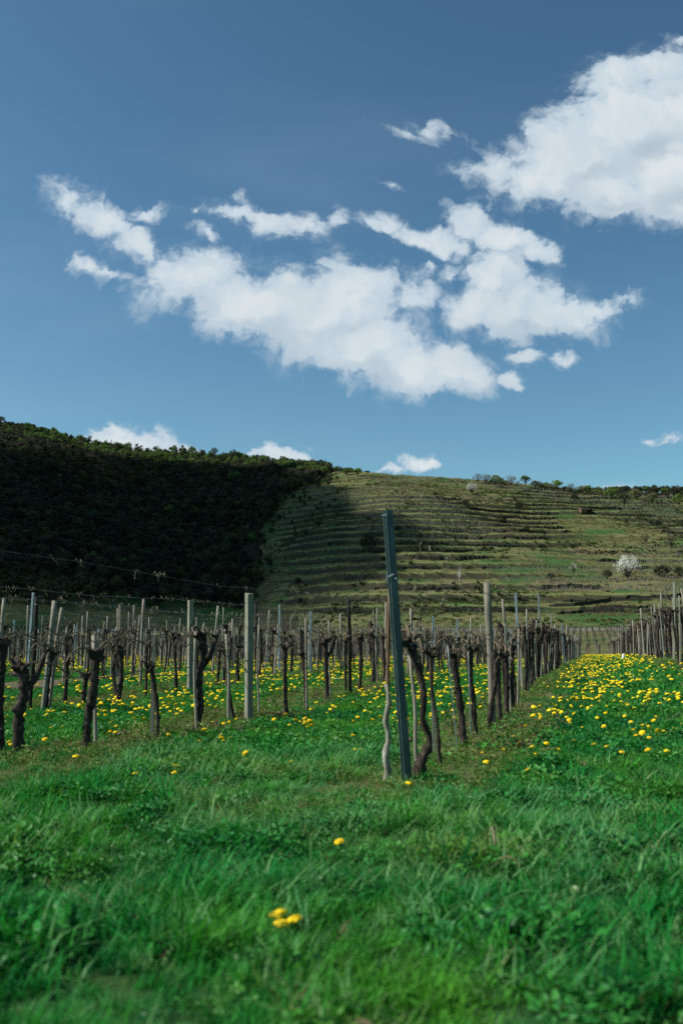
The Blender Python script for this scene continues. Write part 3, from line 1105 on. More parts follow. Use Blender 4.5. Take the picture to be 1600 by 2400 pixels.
rr_, aa_ = np.meshgrid(np.array([253.2, 256.8]), np.radians(np.arange(-22, 22.1, .4)), indexing='ij')
xx_, yy_ = rr_ * np.sin(aa_), rr_ * np.cos(aa_)
tag(put('road', grid_mesh('road', xx_, yy_, hill_h(xx_, yy_) + .35, plain('road_gravel', (.07, .07, .065), (.11, .105, .1), .5), closed=False)), kind='structure')

# ------------------------------------------------------------------ scrub and dry grass on the hillside, vine stakes along the terraces


def clump_mesh(seed, m, n=26, h=.8, w=.5):
    rg = random.Random(seed)
    mb = MB()
    for _ in range(n):
        a = rg.uniform(0, 6.28)
        q = w * math.sqrt(rg.random())
        p = Vector((math.cos(a) * q, math.sin(a) * q, 0))
        d = Vector((math.cos(a) * rg.uniform(.1, .5), math.sin(a) * rg.uniform(.1, .5), 1)).normalized()
        L = h * rg.uniform(.5, 1.1)
        sd_ = d.cross(Vector((rg.uniform(-1, 1), rg.uniform(-1, 1), .1))).normalized() * .09
        b = len(mb.v)
        mb.v += [tuple(p - sd_), tuple(p + sd_), tuple(p + d * L * .6 + sd_ * 1.2), tuple(p + d * L)]
        mb.face(b, b + 1, b + 2, b + 3)
    return mb.mesh('clump', m)


cl_p = [clump_mesh(1, M_scrub), clump_mesh(2, M_scrub, 30, .6, .6), clump_mesh(3, M_hayscrub, 26, .6, .6), clump_mesh(4, M_hayscrub, 30, .45, .7), clump_mesh(5, M_leafdark, 34, 1.0, .6)]
px, r, x, y = hill_points(60000, 560, 1640, 262, 660)
zb, pxx, tt = hill_base(x, y)
q = zb / LV + (value_noise(x, y, 80, 5) - .5) * .5
f = q - np.floor(q)
py = py_of(x, y, zb)
nz = value_noise(x, y, 14, 21) * .6 + value_noise(x, y, 40, 22) * .4
keep = (px > np.interp(py, E_PY, E_PX) - 60) & (rng.random(len(px)) < (.14 + .60 * sst(.4, .6, nz)) * np.where(f < .2, .3, 1))
x, y, f, nz = x[keep], y[keep], f[keep], nz[keep]
n = len(x)
pidx = np.where((value_noise(x, y, 24, 23) + rng.normal(0, .12, n) > .54) | ((f < .14) & (rng.random(n) < .6)), rng.choice([2, 3], n), rng.choice([0, 0, 1, 1, 4], n, p=[.25, .25, .2, .2, .1]))
sc = rng.uniform(.5, 1.3, n) * np.where(f > .82, 1.0, .7)
scatter('hillside_scrub', cl_p, np.stack([x, y, hill_h(x, y) - .05], 1), np.stack([rng.normal(0, .2, n), rng.normal(0, .2, n), rng.uniform(0, 6.28, n)], 1), sc, pidx)

M_hstake = plain('hill_stake_wood', (.17, .165, .14), (.33, .32, .27), 2)
M_hvine = plain('hill_vine_bark', (.03, .026, .02), (.07, .06, .05), 2)


def stake_proto(seed, vine=True):
    rg = random.Random(seed)
    mb = MB()
    mb.mi = 0
    mb.box((0, 0, .75), (.06, .06, 1.9 * rg.uniform(.7, 1)), rg.uniform(0, 1.5))
    mb.mi = 1
    if vine:
        mb.tube([(.1, 0, -.1), (.08 + rg.uniform(-.1, .1), 0, .5), (.06, 0, .95)], [.05, .04, .06], 5)
        for s in (-1, 1): mb.tube([(.06, 0, .9), (.06 + s * .22, .05, 1.05), (.06 + s * .45, .0, .95)], [.02, .016, .01], 4)
    return mb.mesh('stake', [M_hstake, M_hvine])


st_p = [stake_proto(k) for k in range(4)]
pts = []
# contour rows (same grid as the walls)
Zg, _, _ = hill_base(Xw, Yw)
Qg = Zg / LV + (value_noise(Xw, Yw, 80, 5) - .5) * .5
for k in range(0, k1 + 1):
    for fl_ in (.10, .38, .62):
        lv = k + fl_
        crs = (Qg[:-1] < lv) & (Qg[1:] >= lv)
        ha = crs.any(0)
        ri = crs.argmax(0)
        for j in range(len(pxs) - 1):
            if not ha[j]: continue
            r_ = rs[ri[j]]
            a_ = azs[j]
            xx, yy = r_ * math.sin(a_), r_ * math.cos(a_)
            if value_noise(np.array([xx]), np.array([yy]), 48, 41)[0] < .44: continue
            for _ in range(1 if r_ > 420 else 1):
                if rng.random() < .55:
                    da = rng.uniform(0, 3) / 2355
                    pts.append((r_ * math.sin(a_ + da), r_ * math.cos(a_ + da)))
pts = np.array(pts)
n = len(pts)
scatter('hillside_vine_stakes', st_p, np.stack([pts[:, 0], pts[:, 1], hill_h(pts[:, 0], pts[:, 1])], 1), np.stack([rng.normal(0, .06, n), rng.normal(0, .06, n), rng.uniform(0, 6.28, n)], 1), rng.uniform(.75, 1.15, n), rng.integers(0, 4, n))
print('hill stakes', n)

# ------------------------------------------------------------------ single trees and bushes


def plant(kind, px, py, hpx, name, label, cat, wf=1.0, group=None, back=200, rz=None):
    p, fy = hit(px, py, back)
    base_h = 12.0 if kind == 'conifer' else 10.0
    s = hpx / 2355 * p.y / base_h
    e = empty(name, (p.x, p.y, p.z - .15))
    e.rotation_euler[2] = rz if rz is not None else (px * 1.7) % 6.28
    e.scale = (s * wf, s * wf, s)
    tr, cr = T[kind]
    put('trunk', tr, e)
    put('crown', cr, e)
    return tag(e, label, cat, group)


W = 'blossoming_tree'
plant('blossom', 1105, 1157, 27, W, 'spreading white blossoming tree high on the hillside below the crest', 'tree', 1.25)
plant('blossom', 1471, 1361, 62, W, 'large rounded white blossoming tree low on the terraced hillside', 'tree', 1.08)
plant('sparse', 1343, 1352, 34, W, 'thin half-bare white blossoming tree beside the large white tree', 'tree')
plant('sparse', 1572, 1172, 16, W, 'tiny pale blossoming tree near the crest beyond the dark olive tree', 'tree')
plant('twigtree', 1076, 1370, 46, 'birch_tree', 'slim bare tree with pale trunk among the lower terraces', 'tree')
plant('olive', 1461, 1194, 40, 'round_tree', 'round olive-brown tree standing alone on the green field under the crest', 'tree', 1.15)
plant('bright', 1231, 1143, 30, 'spring_tree', 'vivid green round tree on the crest of the hill', 'tree', 1.1)
plant('bare', 1512, 1280, 34, 'bare_tree', 'bare grey shrubby tree on a terrace above the large white tree', 'tree')
plant('bare', 1573, 1294, 46, 'bare_tree', 'tall bare grey tree on the terraces at the edge of the slope', 'tree', .8)
B = 'bush'
for (px, py, h, kind, wf, lab) in [
    (1091, 1187, 15, 'bush', 1.0, 'low dark bush below the high white blossoming tree'),
    (1216, 1195, 20, 'bush', .75, 'compact dark bush below the vivid green crest tree'),
    (1175, 1223, 16, 'bush', 1.15, 'wide dark bush on the sunny bank halfway up the hillside'),
    (1346, 1171, 15, 'bush', .9, 'dark bush at the top of the green field near the crest'),
    (1290, 1360, 17, 'greenbush', 1.05, 'low green bush between the pale slim tree and the white trees'),
    (1422, 1358, 24, 'bush', .7, 'dark bush pressed against the large white blossoming tree'),
    (1553, 1355, 30, 'bush', 1.0, 'broad dark green bush beyond the large white blossoming tree'),
    (1592, 1352, 24, 'greenbush', 1.0, 'mid green bush at the end of the broad dark bush'),
    (1540, 1238, 17, 'bush', .85, 'small dark bush on the upper terraces under the green field'),
    (1193, 1436, 17, 'bush', 1.3, 'flat near-black bush just above the road wall'),
    (1341, 1287, 13, 'greenbush', 1.2, 'low green bush on a middle terrace below the field shed'),
    (1269, 1287, 12, 'bush', 1.2, 'flat dark bush on a middle terrace of the slope'),
    (1234, 1246, 13, 'greenbush', 1.2, 'small green bush on the bank under the compact dark bush'),
    (866, 1298, 50, 'bush', .62, 'big dark bush in shade behind the green steel post'),
    (985, 1292, 14, 'greenbush', 1.2, 'low bush on a terrace beyond the green steel post'),
    (930, 1246, 14, 'bush', 1.3, 'flat shaded bush on the slope over the green post'),
    (1020, 1165, 10, 'greenbush', 1.3, 'small bush under the crest left of the high white tree'.replace(' left of ', ' beside ')),
]:
    plant(kind, px, py, h, B, lab, 'bush', wf)

ridge = [(1149, 1125, 18, 'mid'), (1183, 1129, 18, 'olive'), (1262, 1136, 17, 'bare'), (1279, 1139, 17, 'mid'), (1296, 1141, 17, 'mid'), (1331, 1144, 16, 'olive'), (1351, 1147, 17, 'mid'), (1388, 1151, 17, 'olive'), (1409, 1153, 17, 'olive'), (1472, 1161, 17, 'bare'), (1450, 1158, 17, 'olive'), (1568, 1172, 18, 'olive'), (1118, 1122, 22, 'bare'), (1138, 1124, 26, 'bare'), (1160, 1126, 20, 'mid'), (1172, 1128, 24, 'mid'), (1196, 1130, 24, 'bare'), (1212, 1131, 22, 'sparse'), (1254, 1134, 20, 'olive'), (1270, 1137, 22, 'mid'),
         (1288, 1140, 20, 'olive'), (1305, 1141, 22, 'bright'), (1322, 1143, 18, 'olive'), (1340, 1146, 22, 'bare'), (1362, 1149, 20, 'olive'), (1376, 1150, 22, 'bright'), (1400, 1152, 19, 'mid'), (1418, 1154, 18, 'bright'), (1434, 1156, 22, 'mid'),
         (1490, 1163, 24, 'olive'), (1508, 1165, 20, 'bare'), (1526, 1167, 22, 'olive'), (1548, 1170, 18, 'sparse'), (1588, 1175, 24, 'mid'), (812, 1105, 22, 'mid'), (838, 1107, 18, 'bright'), (870, 1110, 14, 'mid')]
RN = {'bare': ('bare_tree', 'bare grey-brown tree'), 'mid': ('leafy_tree', 'mid green leafy tree'), 'olive': ('budding_tree', 'olive-brown budding tree'), 'bright': ('spring_tree', 'bright yellow-green tree'), 'sparse': ('blossoming_tree', 'pale blossoming tree')}
for i, (px, py, h, kind) in enumerate(sorted(ridge)):
    nm, lk = RN[kind]
    plant('rb_' + kind, px, py + 9, h * (.85 + .28 * math.sin(i * 2.3)), nm, '%s on the crest, %s from the forest along the skyline' % (lk, ordw(i + 1)), 'tree', 1.1, 'trees along the crest of the terraced hill', rz=i * 1.3)

# pale trees that stand out of the dark wood, and conspicuous ones on its ridge
for i, (px, py, h, k) in enumerate([(87, 1160, 24, 'sparse'), (42, 1216, 14, 'sparse'), (90, 1240, 22, 'sparse'), (366, 1222, 22, 'sparse'), (582, 1262, 34, 'sparse'), (318, 1106, 14, 'sparse'), (560, 1180, 40, 'bare'), (434, 1320, 22, 'sparse')]):
    plant(k, px, py, h, 'blossoming_tree' if k == 'sparse' else 'bare_tree', '%s inside the dark wood, %s from the wood edge nearest the terraces' % ('faint pale blossoming tree' if k == 'sparse' else 'tall bare grey tree', ordw([7, 8, 6, 4, 1, 5, 2, 3][i])), 'tree', 1.1, 'pale trees in the shaded wood')
rg = random.Random(3)
for i in range(34):
    px = 6 + i * 22.5 + rg.uniform(-7, 7)
    kind = rg.choice(['mid', 'dark', 'bright', 'bright', 'olive', 'conifer', 'mid'])
    py = float(np.interp(px, C_PX, C_PY)) + rg.uniform(3, 9)
    h = rg.uniform(18, 30)
    nm = {'mid': 'leafy_tree', 'dark': 'dark_tree', 'bright': 'spring_tree', 'olive': 'budding_tree', 'conifer': 'conifer_tree'}[kind]
    lk = {'mid': 'mid green leafy tree', 'dark': 'dark leafy tree', 'bright': 'fresh green tree', 'olive': 'olive-brown budding tree', 'conifer': 'dark pointed conifer'}[kind]
    plant(kind, px, py, h, nm, '%s on the wooded ridge, %s of the ridge trees counted downhill' % (lk, ordw(i + 1)), 'tree', 1, 'trees along the wooded ridge')

# ------------------------------------------------------------------ small buildings
def wayside_shrine():
    p, fy = Vector((0, 0, 0)), 0
    r_ = 165.0
    az_ = math.atan((539 - 800) / 2355)
    x_, y_ = r_ * math.sin(az_), r_ * math.cos(az_)
    e = empty('wayside_shrine', (x_, y_, gz(x_, y_)), (0, 0, .35))
    mb = MB(); mb.box((0, 0, .5), (1.25, 1.25, 1.4)); put('base', mb.mesh('base', M_pale), e)
    for sx in (-.48, .48):
        for sy in (-.48, .48):
            mb = MB(); mb.box((sx, sy, 1.75), (.24, .24, 1.1)); put('pillar', mb.mesh('pillar', M_pale), e)
    mb = MB(); mb.box((0, .35, 1.72), (.7, .2, 1.04)); put('back_panel', mb.mesh('panel', M_brownboard), e)
    mb = MB()
    mb.v = [(-.92, -.92, 2.31), (.92, -.92, 2.31), (.92, .92, 2.31), (-.92, .92, 2.31), (0, 0, 3.75), (-.92, -.92, 2.24), (.92, -.92, 2.24), (.92, .92, 2.24), (-.92, .92, 2.24)]
    for a_, b_ in ((0, 1), (1, 2), (2, 3), (3, 0)):
        mb.face(a_, b_, 4)
        mb.face(a_ + 5, b_ + 5, b_, a_)
    mb.face(8, 7, 6, 5)
    put('roof', mb.mesh('roof', M_rooftile), e)
    tag(e, 'small stone wayside shrine with pyramid roof among the far vines', 'shrine')


wayside_shrine()


def shed(name, px, r_, wd, dp, h, label, mwall, py=None, dark=True):
    if py: p, _ = hit(px, py, 200)
    else:
        az_ = math.atan((px - 800) / 2355)
        p = Vector((r_ * math.sin(az_), r_ * math.cos(az_), 0)); p.z = gz(p.x, p.y)
    e = empty(name, p, (0, 0, .2))
    for (c, s_) in (((-wd / 2, 0, h / 2), (.12, dp, h)), ((wd / 2, 0, h / 2), (.12, dp, h)), ((0, dp / 2, h / 2), (wd - .14, .12, h))):
        mb = MB(); mb.box(c, s_); put('wall', mb.mesh('wall', mwall), e)
    mb = MB(); mb.box((0, -.1, h + .12), (wd + .5, dp + .7, .12), 0, Matrix.Rotation(.12, 4, 'X')); put('roof', mb.mesh('roof', M_rooftile), e)
    mb = MB(); mb.box((-wd * .2, -dp / 2, h * .35), (wd * .5, .1, h * .7)); put('front_boards', mb.mesh('boards', mwall), e)
    tag(e, label, 'shed')


shed('field_shed', 1371, 0, 5.6, 3, 2.2, 'low open-fronted field shed on the green slope under the crest', M_brownboard, 1206)
shed('tool_hut', 426, 140.0, 1.75, 1.6, 2.3, 'red-brown wooden tool hut beyond the left-hand vines'.replace('left-hand', 'furthest shaded'), M_brownboard)

for i, (px, py, lab) in enumerate([(231, 1479, 'pale blue box on a thin stake, nearest to the frame edge of three'), (244, 1484, 'pale blue box on a thin stake, middle and lowest of three'), (273, 1478, 'pale blue box on a thin stake, last of three before the tool hut')]):
    d = pix_dir(px, py); k = 100 / d.y
    x_, y_ = d.x * k, 100.0
    zt = 1 + d.z * k
    g_ = gz(x_, y_)
    e = empty('marker_box', (x_, y_, g_))
    mb = MB(); mb.box((0, 0, (zt - g_) / 2 - .1), (.04, .04, zt - g_ + .2)); put('stake', mb.mesh('stake', M_steel), e)
    mb = MB(); mb.box((0, -.05, zt - g_), (.3, .16, .26)); mb.box((0, -.05, zt - g_ + .15), (.36, .22, .04)); put('box', mb.mesh('box', M_blueplate), e)
    tag(e, lab, 'marker box', 'pale blue marker boxes beyond the vines')
# ------------------------------------------------------------------ vineyard: builders
ROW_NAME = {0: 'the row across the flowery lane', 1: 'the row behind the green steel post', 2: 'the second row from the flowery lane'}
for k in range(3, 17): ROW_NAME[k] = 'the %s row from the flowery lane' % ordw(k)


def trunk_geo(seed, h=1.15, r=.042, lean=0.0, bend=.06, twist=1.0, fork=False, path=None, rads=None):
    """Gnarled vine trunk with swollen head and pruned spurs."""
    rg = random.Random(seed)
    mb = MB()
    n = 21
    if path is None:
        path, ph1, ph2 = [], rg.uniform(0, 6), rg.uniform(0, 6)
        for i in range(n):
            t = i / (n - 1)
            x = lean * t + bend * math.sin(math.pi * t * rg.uniform(.95, 1.05)) + .016 * twist * math.sin(5 * t + ph1)
            y = .03 * twist * math.sin(4 * t + ph2) * t
            path.append((x, y, -.08 + (h + .08) * t))
    else:
        P = [Vector(p) for p in path]
        path = []
        for i in range(n + 6):
            f = i / (n + 5) * (len(P) - 1)
            a = min(int(f), len(P) - 2)
            u = f - a
            p0, p1, p2, p3 = P[max(a - 1, 0)], P[a], P[a + 1], P[min(a + 2, len(P) - 1)]
            path.append(.5 * ((2 * p1) + (p2 - p0) * u + (2 * p0 - 5 * p1 + 4 * p2 - p3) * u * u + (3 * p1 - p0 - 3 * p2 + p3) * u ** 3))
        n = len(path)
    rad = []
    for i in range(n):
        t = i / (n - 1)
        k = 1.30 - .42 * sst(0, .2, t) + .26 * sst(.72, .97, t)
        rad.append(float((np.interp(t, np.linspace(0, 1, len(rads)), rads) if rads else r * k) * rg.uniform(.84, 1.2)))
    mb.tube(path, rad, 10, .2, rg)
    top = Vector(path[-1])
    hr = rad[-1]
    # knobbly head
    for _ in range(rg.randint(5, 8)):
        a = rg.uniform(0, 6.28)
        d = Vector((math.cos(a), math.sin(a), rg.uniform(-.3, .9))).normalized()
        L = rg.uniform(.05, .15)
        p0 = top + Vector((0, 0, -rg.uniform(0, .07)))
        mb.tube([p0, p0 + d * L * .6, p0 + d * L + Vector((0, 0, .02))], [hr * .7, hr * rg.uniform(.4, .62), hr * rg.uniform(.2, .4)], 7, .15, rg)
    # old wounds on the trunk
    for _ in range(rg.randint(2, 4)):
        i = rg.randint(2, n - 3)
        a = rg.uniform(0, 6.28)
        d = Vector((math.cos(a), math.sin(a), .3))
        p0 = Vector(path[i])
        mb.tube([p0, p0 + d * rad[i] * 1.25], [rad[i] * .8, rad[i] * .35], 6, .2, rg)
    if fork:
        i = int(n * .62)
        a = rg.choice((-1, 1))
        p0 = Vector(path[i])
        e_ = p0 + Vector((a * .17, .05, .36))
        mb.tube([p0, p0 + Vector((a * .10, .03, .12)), e_], [rad[i] * .85, rad[i] * .7, rad[i] * .6], 8, .14, rg)
        for _ in range(3):
            d = Vector((rg.uniform(-1, 1), rg.uniform(-1, 1), rg.uniform(0, 1))).normalized()
            mb.tube([e_, e_ + d * .09], [rad[i] * .55, rad[i] * .2], 6, .15, rg)
    return mb.mesh('vine_trunk', M_bark, True), top


def cane_geo(seed, top, sgn, L=.62, droop=.10):
    """A tied-down cane arching away from the vine head along the row (local Y is the row)."""
    rg = random.Random(seed)
    mb = MB()
    pts, rad = [], []
    up = rg.uniform(.05, .16)
    for i in range(9):
        t = i / 8
        pts.append((top.x + rg.uniform(-.012, .012) + .05 * t * rg.uniform(-1, 1), top.y + sgn * L * t, top.z - .01 + up * math.sin(math.pi * min(1, t * 1.25)) - droop * t * t))
        rad.append(.0095 * (1.35 - .75 * t) * rg.uniform(.85, 1.15))
    mb.tube(pts, rad, 6)
    for _ in range(2):
        k = rg.randint(2, 6)
        p = Vector(pts[k])
        mb.tube([p, p + Vector((rg.uniform(-.06, .06), sgn * .03, rg.uniform(.05, .13)))], [.006, .003], 5)
    return mb.mesh('cane', M_cane, True)


VAR = []      # (trunk mesh, [cane meshes], words)
for k, (r_, ln, bd, tw, fk, wd) in enumerate([
    (.034, .00, .02, .6, False, 'slim upright vine'), (.044, .06, .05, 1.0, False, 'stout leaning vine'), (.038, -.05, -.07, 1.3, False, 'crooked dark vine'),
    (.050, .02, .03, .8, False, 'thick dark vine'), (.036, .10, .02, .8, False, 'leaning thin vine'), (.042, .00, .09, 1.4, False, 'bowed gnarled vine'),
    (.040, -.03, .03, 1.0, True, 'forked dark vine'), (.030, -.08, .03, 1.2, False, 'thin wavy vine'), (.046, .04, -.06, 1.2, True, 'gnarled forked vine'), (.033, .02, -.03, 1.0, False, 'narrow straight vine')]):
    me, top = trunk_geo(100 + k, 1.15, r_, ln, bd, tw, fk)
    cs = [cane_geo(200 + k, top, 1), cane_geo(300 + k, top, -1)]
    VAR.append((me, cs, wd))


def stick_geo(seed, w, h, kind='round', m=None, jit=.06):
    """Upright stake or post standing on the origin."""
    rg = random.Random(seed)
    mb = MB()
    if kind == 'round':
        n = 7
        b1, b2 = rg.uniform(-.012, .012), rg.uniform(-.012, .012)
        pts = [(b1 * math.sin(i), b2 * math.sin(i * 1.3), -.15 + (h + .15) * i / (n - 1)) for i in range(n)]
        mb.tube(pts, [w / 2 * rg.uniform(.93, 1.06) for _ in range(n)], 10, jit, rg)
        me = mb.mesh('stick', m or M_wood, True)
    elif kind == 'square':
        b = 0
        for i in range(5):
            z = -.15 + (h + .15) * i / 4
            k = w / 2 * rg.uniform(.96, 1.04)
            for (sx, sy) in ((-1, -1), (1, -1), (1, 1), (-1, 1)):
                mb.v.append((sx * k, sy * k * .9, z + (rg.uniform(-.012, .012) if i == 4 else 0)))
        for i in range(4):
            for a_ in range(4):
                b_ = (a_ + 1) % 4
                mb.face(i * 4 + a_, i * 4 + b_, i * 4 + 4 + b_, i * 4 + 4 + a_)
        mb.face(16, 17, 18, 19); mb.face(3, 2, 1, 0)
        me = mb.mesh('stick', m or M_squarewood)
    else:       # steel channel, open to the front
        t = .006
        d = w * .9
        prof = [(-w / 2, -d / 2), (-w / 2 + t, -d / 2), (-w / 2 + t, d / 2 - t), (w / 2 - t, d / 2 - t), (w / 2 - t, -d / 2), (w / 2, -d / 2), (w / 2, d / 2), (-w / 2, d / 2)]
        # rolled lips on the open side
        prof = [(-w / 2, -d / 2), (-w / 2 + w * .28, -d / 2), (-w / 2 + w * .28, -d / 2 + t), (-w / 2 + t, -d / 2 + t), (-w / 2 + t, d / 2 - t), (w / 2 - t, d / 2 - t), (w / 2 - t, -d / 2 + t), (w / 2 - w * .28, -d / 2 + t), (w / 2 - w * .28, -d / 2), (w / 2, -d / 2), (w / 2, d / 2), (-w / 2, d / 2)]
        n = len(prof)
        for z in (-.2, h):
            for (x, y) in prof: mb.v.append((x, y, z))
        for a_ in range(n):
            b_ = (a_ + 1) % n
            mb.face(a_, b_, n + b_, n + a_)
        mb.face(*[n + i for i in range(n)])
        me = mb.mesh('stick', m or M_steel)
    return me


def at_px(base, top=None):
    """Ground point under a photograph pixel and the point above it at the same distance that shows at the second pixel."""
    p, _ = hit(base[0], base[1])
    if top is None: return p, None
    d = pix_dir(*top)
    return p, CAM + d * (p.y / d.y)


def aim(v):
    """Rotation that turns local Z to direction v (with no roll)."""
    return Vector(v).to_track_quat('Z', 'Y').to_euler()


ROWROT = -RA
LAND = []       # (x, y, words) landmarks used to tell dandelions apart
vines, stakes, posts = {k: [] for k in range(17)}, [], {k: [] for k in range(17)}

# ---- hand placed: everything that stands out near the camera
# vines: row, base px, head px, radius, via px points (between base and head), forked
HV = [
    (1, (986, 1832), (957, 1494), .040, [(986, 1786), (1008, 1740), (990, 1688), (992, 1632), (982, 1572)], False),
    (1, (1031, 1797), (1010, 1522), .017, [(1024, 1700), (1012, 1620)], False),
    (1, (1087, 1752), (1060, 1524), .038, [(1083, 1690), (1072, 1610)], False),
    (1, (1114, 1731), (1100, 1517), .034, [(1109, 1650), (1102, 1590)], False),
    (1, (1141, 1711), (1158, 1530), .034, [(1153, 1640), (1160, 1590)], False),
    (1, (1171, 1699), (1167, 1531), .033, [(1168, 1620)], False),
    (1, (1186, 1683), (1183, 1530), .036, None, False),
    (1, (1203, 1664), (1199, 1524), .030, None, False),
    (2, (4, 1766), (8, 1502), .050, [(0, 1640)], True),
    (2, (46, 1773), (52, 1560), .056, [(44, 1690), (58, 1610)], True),
    (2, (204, 1760), (224, 1528), .046, [(206, 1690), (222, 1600)], False),
    (2, (368, 1735), (353, 1560), .026, [(370, 1680), (362, 1610)], False),
    (2, (457, 1722), (472, 1486), .046, [(470, 1655), (466, 1590), (476, 1540)], True),
    (2, (551, 1690), (530, 1526), .028, [(538, 1630), (532, 1570)], False),
    (2, (671, 1680), (668, 1520), .032, [(668, 1600)], False),
    (2, (720, 1667), (711, 1528), .028, [(714, 1600)], False),
    (2, (768, 1642), (762, 1498), .042, [(764, 1560)], True),
    (2, (810, 1633), (808, 1500), .026, None, False),
    (2, (842, 1619), (841, 1496), .034, [(845, 1560)], False),
    (2, (872, 1604), (867, 1488), .040, [(876, 1540)], False),
    (2, (899, 1601), (896, 1492), .036, None, False),
    (3, (198, 1659), (203, 1582), .040, None, False),
    (3, (275, 1655), (282, 1516), .040, [(284, 1590)], True),
    (3, (414, 1629), (407, 1484), .036, [(411, 1560)], False),
    (3, (341, 1637), (343, 1512), .028, None, False),
    (3, (157, 1637), (160, 1548), .022, None, False),
    (3, (108, 1671), (122, 1522), .046, [(110, 1610)], False),
    (3, (509, 1605), (515, 1510), .036, None, False), (3, (561, 1604), (558, 1512), .034, None, False),
]
# stakes and posts: row, base px, top px, width m, kind, material, words, name
HP = [
    (1, (954, 1841), (908, 1197), .063, 'channel', M_green, None, 'steel_post'),
    (1, (905, 1838), (912, 1392), .032, 'round', M_lichenwood, 'thin lichen-grey stake rusty at the top, hard beside the green steel post', 'wooden_stake'),
    (1, (978, 1795), (962, 1535), .034, 'round', M_wood, 'grey wooden stake propping the first twisted vine behind the green steel post', 'wooden_stake'),
    (1, (1019, 1780), (1008, 1505), .032, 'square', M_squarewood, 'flat grey stake split at the top, beside the thinnest vine behind the green post', 'wooden_stake'),
    (1, (1071, 1755), (1048, 1510), .012, 'round', M_steel, 'thin blue-grey steel rod beside the third vine behind the green steel post', 'steel_rod'),
    (1, (1103, 1733), (1096, 1515), .012, 'round', M_steel, 'thin blue-grey steel rod beside the fourth vine behind the green steel post', 'steel_rod'),
    (1, (1155, 1711), (1141, 1365), .088, 'round', M_wood, 'thick round grey wooden post, tallest timber in the row behind the green post', 'vineyard_post'),
    (1, (1189, 1680), (1184, 1462), .040, 'square', M_squarewood, 'pale sawn stake just past the thick round wooden post', 'wooden_stake'),
    (1, (1219, 1603), (1207, 1390), .055, 'channel', M_steel, 'blue-grey steel channel post, first beyond the thick round wooden post', 'steel_post'),
    (1, (1266, 1560), (1261, 1392), .055, 'channel', M_steel, 'blue-grey steel channel post, second beyond the thick round wooden post', 'steel_post'),
    (2, (583, 1692), (584, 1391), .094, 'square', M_squarewood, 'broad square sawn wooden post, stoutest timber in the second row', 'vineyard_post'),
    (2, (225, 1755), (221, 1489), .040, 'round', M_wood, 'grey stake hidden behind the stout vine of the second row', 'wooden_stake'),
    (2, (357, 1733), (361, 1486), .046, 'square', M_squarewood, 'square grey stake carrying a slim vine, before the forked vine', 'wooden_stake'),
    (2, (459, 1722), (457, 1480), .034, 'round', M_wood, 'thin stake tied against the big forked vine of the second row', 'wooden_stake'),
    (2, (538, 1695), (532, 1486), .042, 'round', M_wood, 'grey stake just before the broad square post', 'wooden_stake'),
    (2, (605, 1680), (605, 1466), .030, 'round', M_wood, 'slender stake just after the broad square post', 'wooden_stake'),
    (2, (719, 1668), (716, 1448), .032, 'round', M_wood, 'thin pale stake at the fourth vine after the broad square post', 'wooden_stake'),
    (2, (774, 1640), (770, 1455), .028, 'round', M_wood, 'thin stake behind the forked vine midway between square and black posts', 'wooden_stake'),
    (2, (821, 1634), (817, 1405), .070, 'round', M_darkwood, 'black tarred wooden post with an orange tag in the second row', 'vineyard_post'),
    (3, (72, 1668), (88, 1398), .060, 'round', M_darkwood, 'dark leaning wooden post beside the thin steel post, third row', 'vineyard_post'),
    (3, (62, 1630), (79, 1389), .040, 'channel', M_steel, 'thin leaning blue-grey steel post beside the dark leaning post', 'steel_post'),
    (3, (101, 1671), (129, 1408), .070, 'round', M_wood, 'leaning round wooden post, first of the slanted pair in the third row', 'vineyard_post'),
    (3, (113, 1668), (145, 1424), .055, 'round', M_wood, 'leaning slimmer wooden post, second of the slanted pair in the third row', 'vineyard_post'),
    (3, (329, 1611), (337, 1404), .070, 'round', M_wood, 'tall round wooden post of the third row, before the pale square one', 'vineyard_post'),
    (3, (446, 1623), (447, 1408), .100, 'square', M_squarewood, 'pale square wooden post of the third row', 'vineyard_post'),
    (3, (497, 1588), (511, 1420), .060, 'round', M_wood, 'leaning round wooden post between the pale square and the broad square post', 'vineyard_post'),
    (3, (309, 1583), (315, 1419), .055, 'round', M_wood, 'round wooden post close behind the tall one of the third row', 'vineyard_post'),
    (3, (298, 1574), (303, 1434), .045, 'round', M_wood, 'slim round post, last of three close together in the third row', 'vineyard_post'),
    (3, (621, 1573), (632, 1430), .055, 'round', M_wood, 'leaning round wooden post behind the broad square post', 'vineyard_post'),
    (3, (654, 1580), (655, 1417), .050, 'channel', M_steel, 'pale steel post with wire hook beyond the broad square post', 'steel_post'),
]


def on_plane(pxl, y):
    d = pix_dir(*pxl)
    return CAM + d * (y / d.y)


